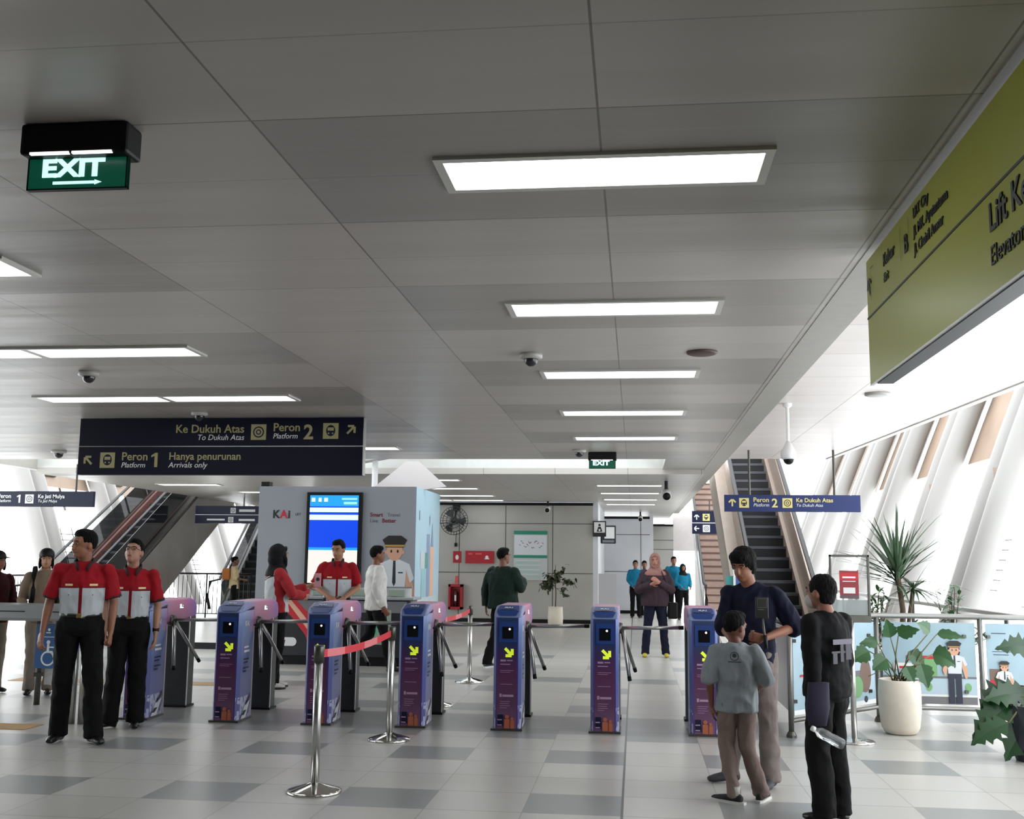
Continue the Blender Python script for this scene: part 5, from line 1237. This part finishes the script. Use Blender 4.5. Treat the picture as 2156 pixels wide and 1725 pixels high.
# 3 capped person behind
m3, P, s = person('person in black cap and beige jacket with backpack straps, behind the gate at left', (-6.45, 11.25, 0), .5, 1.56, skin='#a4765c', vox=.009, shirt='#7a6a5a', sleeve='long', untucked=True, hair='cap', trouser=cloth('trousers_tan', '#8a7f74'),
    pose=dict(girth=1.0, headyaw=.0, elbow=((-.24, .02, 1.1), (.24, .02, 1.1)), wrist=((-.2, -.2, .98), (.2, -.2, .98))))
for q in (-1, 1):
    mb = MB(); mb.smooth = True; mb.tube([(q * .1, .1, 1.28), (q * .11, .02, 1.37), (q * .115, -.09, 1.27), (q * .11, -.13, 1.12), (q * .12, -.08, .98)], [(.024, .008)] * 5, 8); mb.obj('backpack_strap', M_black, m3)
mb = MB(); mb.box((-.15, .13, .9), (.15, .28, 1.3), .04); mb.obj('backpack', M_black, m3)
# 4 maroon person at edge
person('person in maroon top and dark cap cut by the left picture edge', (-7.05, 11.3, 0), 1.2, 1.53, skin='#8a5f4c', vox=.009, shirt='#3a1218', sleeve='long', untucked=True, hair='cap', trouser=cloth('trousers_tan', '#8a7f74'),
    pose=dict(elbow=((-.24, .0, 1.1), (.24, .0, 1.1)), wrist=((-.12, -.26, 1.0), (.12, -.26, 1.0))))
# 5 far man in pale yellow shirt
m5, P, s = person('distant man in pale yellow shirt with orange bag near the grey stairs', (-9.7, 25.4, 0), 1.9, 1.5, skin='#6a4a3a', vox=.012, shirt='#c9b48a', untucked=True, sleeve='elbow', hair='short', face=False,
    pose=dict(elbow=((-.22, -.03, 1.12), (.22, -.03, 1.12)), wrist=((-.12, -.25, 1.08), (.12, -.25, 1.08))))
mb = MB(); mb.box((-.16, .1, .95), (.16, .28, 1.22), .03); o = mb.obj('orange_bag', mat('bag_orange', '#b0682a', .7), m5)
# 6 hijab staff woman, back turned three quarters, reaching right
M_jacket = bpy.data.materials.new('red_white_jacket'); M_jacket.use_nodes = True; N = NB(M_jacket); x, y, z = N.coord()
lim = N.m('ADD', 1.24, N.mul(x, -.25)); wht = N.mul(N.lt(z, lim), N.lt(N.m('ABSOLUTE', x), .165), N.gt(y, -.16)); c = N.mix(wht, '#96101a', '#b4b8bc'); bl = N.mul(N.between(z, N.m('ADD', lim, 0.0), N.m('ADD', lim, .018)), N.lt(N.m('ABSOLUTE', x), .17)); c = N.mix(bl, c, '#2a1418'); bw = N.mul(N.between(z, N.m('ADD', lim, .018), N.m('ADD', lim, .026)), N.lt(N.m('ABSOLUTE', x), .17)); c = N.mix(bw, c, '#d8d4d0'); N.out(c); N.b.inputs['Roughness'].default_value = .8; N.bump(N.noise(22, 4), .4)
M_hijb = cloth('hijab_black', '#0c0d10', .75)
m6, P, s = person('staff woman in black hijab and red white jacket reaching towards the man at the screen', (-4.17, 12.3, 0), PI * .68, 1.63, skin='#a47a62', vox=.009, shirt_mat=M_jacket, sleeve='long', untucked=True, hem=.02, hijab=M_hijb, trouser=M_trb, shoe=mat('shoe_white', '#c8c4c0', .5), folds=.008,
    pose=dict(girth=1.15, elbow=((-.27, -.12, 1.14), (.23, -.08, 1.12)), wrist=((-.12, -.3, 1.1), (.12, -.42, 1.21)), handpose=('relax', 'point'), headyaw=.15, ankle=((-.1, .06, .085), (.1, -.03, .085))), sole=mat('sole_dark', '#2a2022', .6), headscale=1.1)
t = thing('mobile_phone', 'phone with pinkish cover between the hijab staff woman and the man at the screen', 'phone', (-3.72, 12.42, 1.24), .3)
mb = MB(); mb.box((-.038, -.005, -.08), (.038, .005, .08), .004); mb.obj('case', mat('phone_pink', '#c08a92', .4), t); art('back_mark', [(disc(0, .01, .022), 0)], [M_blackp], t, (0, -.005, 0))
# 7 staff man in front of screen
m7, P, s = person('staff man in red and white shirt looking down in front of the blue screen', (-3.76, 13.4, 0), .25, 1.72, skin='#9a6c54', vox=.008, shirt_mat=M_uni, cuff=None, collar=M_cuff,
    pose=dict(girth=1.08, headyaw=-.45, headpitch=.2, elbow=((-.27, .0, 1.13), (.26, .0, 1.12)), wrist=((-.1, -.22, 1.02), (.1, -.22, 1.0)), palm=((.4, .3, -.8), (-.4, .3, -.8))))
# 8 man in white shirt walking right to left? stride
m8, P, s = person('man in a loose white shirt striding past the service counter', (-3.47, 14.3, 0), 2.05, 1.66, skin='#7a4e3c', vox=.009, shirt='#c9c8c4', sleeve='long', untucked=True, hair='short', folds=.011,
    pose=dict(girth=1.15, elbow=((-.24, .06, 1.12), (.25, .05, 1.12)), wrist=((-.22, -.06, .88), (.24, .0, .86)), knee=((-.09, -.12, .5), (.1, .06, .5)), ankle=((-.09, -.22, .085), (.1, .36, .13))))
# 10 green jacket man
m10, P, s = person('heavy man in dark green jacket seen from behind beyond the turnstiles', (-1.87, 15.3, 0), PI - .55, 1.66, skin='#7a5240', vox=.009, shirt='#16261f', sleeve='long', untucked=True, folds=.012, shoe=mat('shoe_grey', '#3a3a3c', .6), sole=M_wht,
    pose=dict(girth=1.42, shoulder=((-.2, .01, 1.375), (.2, .01, 1.375)), elbow=((-.3, -.03, 1.13), (.31, .02, 1.1)), wrist=((-.14, -.3, 1.25), (.3, .02, .86)), handpose=('grip', 'relax'), headyaw=-.35, knee=((-.1, -.03, .49), (.11, .03, .49)), ankle=((-.1, -.05, .085), (.13, .18, .085))))
# 11 purple woman
M_pinkh = cloth('hijab_pink', '#8e6862', .8)
m11, P, s = person('woman in pink headscarf, dark purple top and yellow shoes, hands at her chest', (.31, 17.5, 0), .0, 1.62, skin='#a4705c', vox=.01, shirt='#3a2c34', sleeve='long', untucked=True, hijab=M_pinkh, hair=None, folds=.01, trouser=cloth('trousers_navy', '#15182a'), shoe=mat('shoe_yellow', '#b8a83a', .5),
    pose=dict(girth=1.35, elbow=((-.28, -.02, 1.1), (.27, -.02, 1.1)), wrist=((-.06, -.2, 1.2), (.06, -.22, 1.24)), palm=((.5, .5, 0), (-.5, .5, 0)), knee=((-.13, -.02, .49), (.13, -.02, .49)), ankle=((-.17, 0, .085), (.17, 0, .085))))
mb = MB(); mb.smooth = True; mb.tube([(.1, -.12, 1.35), (.2, -.12, 1.1), (.27, -.05, .85)], .008, 6); mb.obj('bag_strap', M_black, m11)
mb = MB(); mb.box((.2, -.08, .6), (.36, .06, .86), .03); mb.obj('handbag', M_black, m11)
# 12-15 blue shirts
SB_ = '#156c8c'
for (x, y, rz, h, lb, hj, ps) in ((.0, 29.3, 0, 1.52, 'leftmost blue-shirted person by the far white wall', None, dict(wrist=((-.08, -.14, .92), (.08, -.14, .92)))),
        (.24, 29.6, .1, 1.51, 'blue-shirted person mostly hidden behind the woman in the pink headscarf', None, {}),
        (1.02, 29.2, .1, 1.63, 'taller blue-shirted person in front of the bright doorway', None, dict(wrist=((-.06, -.18, 1.05), (.1, -.18, 1.05)), ankle=((-.14, 0, .085), (.12, 0, .085)))),
        (1.24, 28.8, .2, 1.44, 'blue-shirted woman in black hijab at the bright doorway', M_hijb, dict(wrist=((-.08, -.16, .98), (.2, -.14, 1.0)), ankle=((-.14, 0, .085), (.14, 0, .085))))):
    person(lb, (x, y, 0), rz, h, skin='#8a6250', vox=.014, shirt=SB_, sleeve='long', untucked=True, hem=.0, hijab=hj, group='blue-shirted group at the doorway', pose=ps, folds=.008)
# 16 navy sweater man
M_sweat = cloth('sweater_navy', '#0c0f24'); M_tgrey = cloth('trousers_grey', '#6b625e')
m16, P, s = person('young man in navy sweater holding a phone on a stick, behind the boy', (.80, 7.72, 0), -.32, 1.60, skin='#7a4e3a', vox=.0065, shirt_mat=M_sweat, sleeve='elbow', untucked=True, hair='mop', trouser=M_tgrey, shoe=mat('shoe_dgrey', '#34343a', .7), folds=.012, flare=.98,
    pose=dict(girth=1.0, headyaw=-.25, headpitch=.3, head=(-.04, -.06, 1.57), neck=(-.015, -.005, 1.43), shoulder=((-.165, .0, 1.375), (.175, .02, 1.375)), elbow=((-.19, -.06, 1.12), (.3, .04, 1.13)), wrist=((-.1, -.24, 1.05), (.14, -.22, 1.06)), handpose=('grip', 'grip'), palm=((.5, 0, .4), (-.6, .2, .2)), handdir=(None, (-.9, -.4, .1)),
              knee=((-.1, .0, .49), (.11, -.03, .49)), ankle=((-.18, .02, .085), (.13, -.06, .085)), footdir=((-.8, -.6), (-.05, -1))))
t = thing('phone_stick', 'black phone on a selfie stick held before the navy sweater', 'phone', (.845, 7.45, 0))
mb = MB(); mb.smooth = True; mb.tube([(.02, 0, .93), (.0, 0, 1.14)], .008, 8); mb.obj('stick', M_dsteel, t)
mb = MB(); mb.smooth = True; mb.tube([(.02, 0, .93), (.015, 0, 1.02)], .013, 8); mb.obj('grip', M_black, t)
mb = MB(); mb.box((-.045, -.008, 1.13), (.04, .006, 1.27), .004); mb.obj('phone_case', mat('case_olive', '#1a1c16', .4), t)
art('phone_outline', [(rect(-.035, 1.2, .03, 1.262), 0), (rect(-.032, 1.203, .027, 1.259), 1), (rect(-.03, 1.185, .01, 1.19), 0)], [mat('outline_grey', '#55584c', .5), mat('outline_dark', '#1c1e18', .5)], t, (0, -.008, 0))
# print on the sweater
# 17 boy
M_boyshirt = cloth('shirt_grey_green', '#80868b'); M_ttaupe = cloth('trousers_taupe', '#75655f')
m17, P, s = person('boy in grey-green shirt seen from behind with white-soled sneakers', (.64, 7.18, 0), PI - .15, 1.18, skin='#6a4233', vox=.006, shirt_mat=M_boyshirt, sleeve='elbow', untucked=True, hair='short', trouser=M_ttaupe, shoe=mat('sneaker_black', '#141417', .7), sole=mat('sole_white', '#c9c6c0', .6), folds=.012, headscale=1.18, flare=1.0, hem=-.2, shoescale=1.32,
    pose=dict(girth=1.12, headyaw=-.7, headpitch=.1, head=(0, -.015, 1.56), neck=(0, .01, 1.41), shoulder=((-.175, .01, 1.36), (.175, .01, 1.36)), elbow=((-.27, .04, 1.1), (.24, .06, 1.1)), wrist=((-.2, -.16, 1.0), (.23, .0, .84)), knee=((-.09, -.02, .49), (.1, -.02, .49)), ankle=((-.2, -.06, .085), (.03, .1, .085)), footdir=((-.25, -1), (.95, -.5))), sock=mat('sock_white', '#b8b4b0', .8))
art('back_print', [(disc(0, 1.0 * .88, .028), 0), (disc(0, .88, .023), 1), (disc(0, .885, .013), 0), (rect(-.04, .842, .04, .848), 0)], [mat('print_slate2', '#2c3640', .7), M_boyshirt], m17, (0, .135, .03), (-1, 0, 0), (0, 0, 1))
# 18 teen in black
M_blk = cloth('sweater_black', '#070709'); M_pale = mat('mask_grey', '#a8a09c', .8)
m18, P, s = person('teenager in black seen from behind at right holding a water bottle', (1.13, 6.72, 0), PI + .75, 1.43, skin='#7e5442', vox=.0065, shirt_mat=M_blk, sleeve='long', untucked=True, hair='buzz', trouser=M_trb, flare=1.25, folds=.01, headscale=1.1, hem=-.1,
    pose=dict(girth=1.12, headyaw=.1, head=(0, -.03, 1.575), elbow=((-.22, .0, 1.1), (.23, .06, 1.1)), wrist=((-.2, -.04, .86), (.235, .06, .8)), handpose=('relax', 'grip'), palm=((.6, 0, 0), (-.6, -.4, 0)), ankle=((-.08, .02, .085), (.08, .02, .085))))
k_ = 1.43 / 1.7
art('back_print', [(rect(-.13, .0, .07, .012), 0), (rect(-.12, -.06, -.08, .0), 0), (rect(-.05, -.05, -.02, .06), 0), (rect(.0, -.04, .05, .05), 0), (rect(-.12, .05, .06, .08), 1)], [mat('print_lilac', '#24222f', .6), mat('print_lgrey', '#55535f', .6)], m18, (0, .142, .98), (-1, 0, 0), (0, 0, 1))
mb = MB(); mb.smooth = True; k2 = 1.43 / 1.7; Rh = Matrix.Rotation(.1, 3, 'Z'); mb.ell(V((0, -.03, 1.575)) * k2 + Rh @ V((0, -.055, -.055)) * k2 * 1.1, (.062 * k2 * 1.1, .055 * k2 * 1.1, .052 * k2 * 1.1), 16, 10); mb.obj('face_mask', M_pale, m18)
mb = MB(); mb.smooth = True; mb.loft([(1.03, 6.47, .58, .05, .02), (1.035, 6.47, .68, .066, .028), (1.045, 6.49, .82, .06, .028)], 14); o = mb.obj('cloth_bag', mat('bag_purple', '#15102a', .8)); setp(o, 'dark purple cloth bag hanging from the arm of the teenager in black', 'bag')
t = thing('water_bottle', 'clear plastic water bottle held low by the teenager in black', 'bottle', (1.09, 6.45, .52))
mb = MB(); mb.smooth = True; prof = [(.012, .11), (.014, .1), (.014, .085), (.03, .06), (.031, .02), (.028, .0), (.031, -.02), (.031, -.08), (.027, -.09)]
mb.lathe(prof[::-1], n=20); o = mb.obj('bottle_body', mat('bottle_plastic', '#e8eef2', .05, trans=.9, alpha=.5), t); o.rotation_euler = (.2, math.radians(-62), 0)
mb = MB(); mb.smooth = True; mb.lathe([(.015, .095), (.015, .115)], n=16); o = mb.obj('cap', M_wht, t); o.rotation_euler = (.2, math.radians(-62), 0)
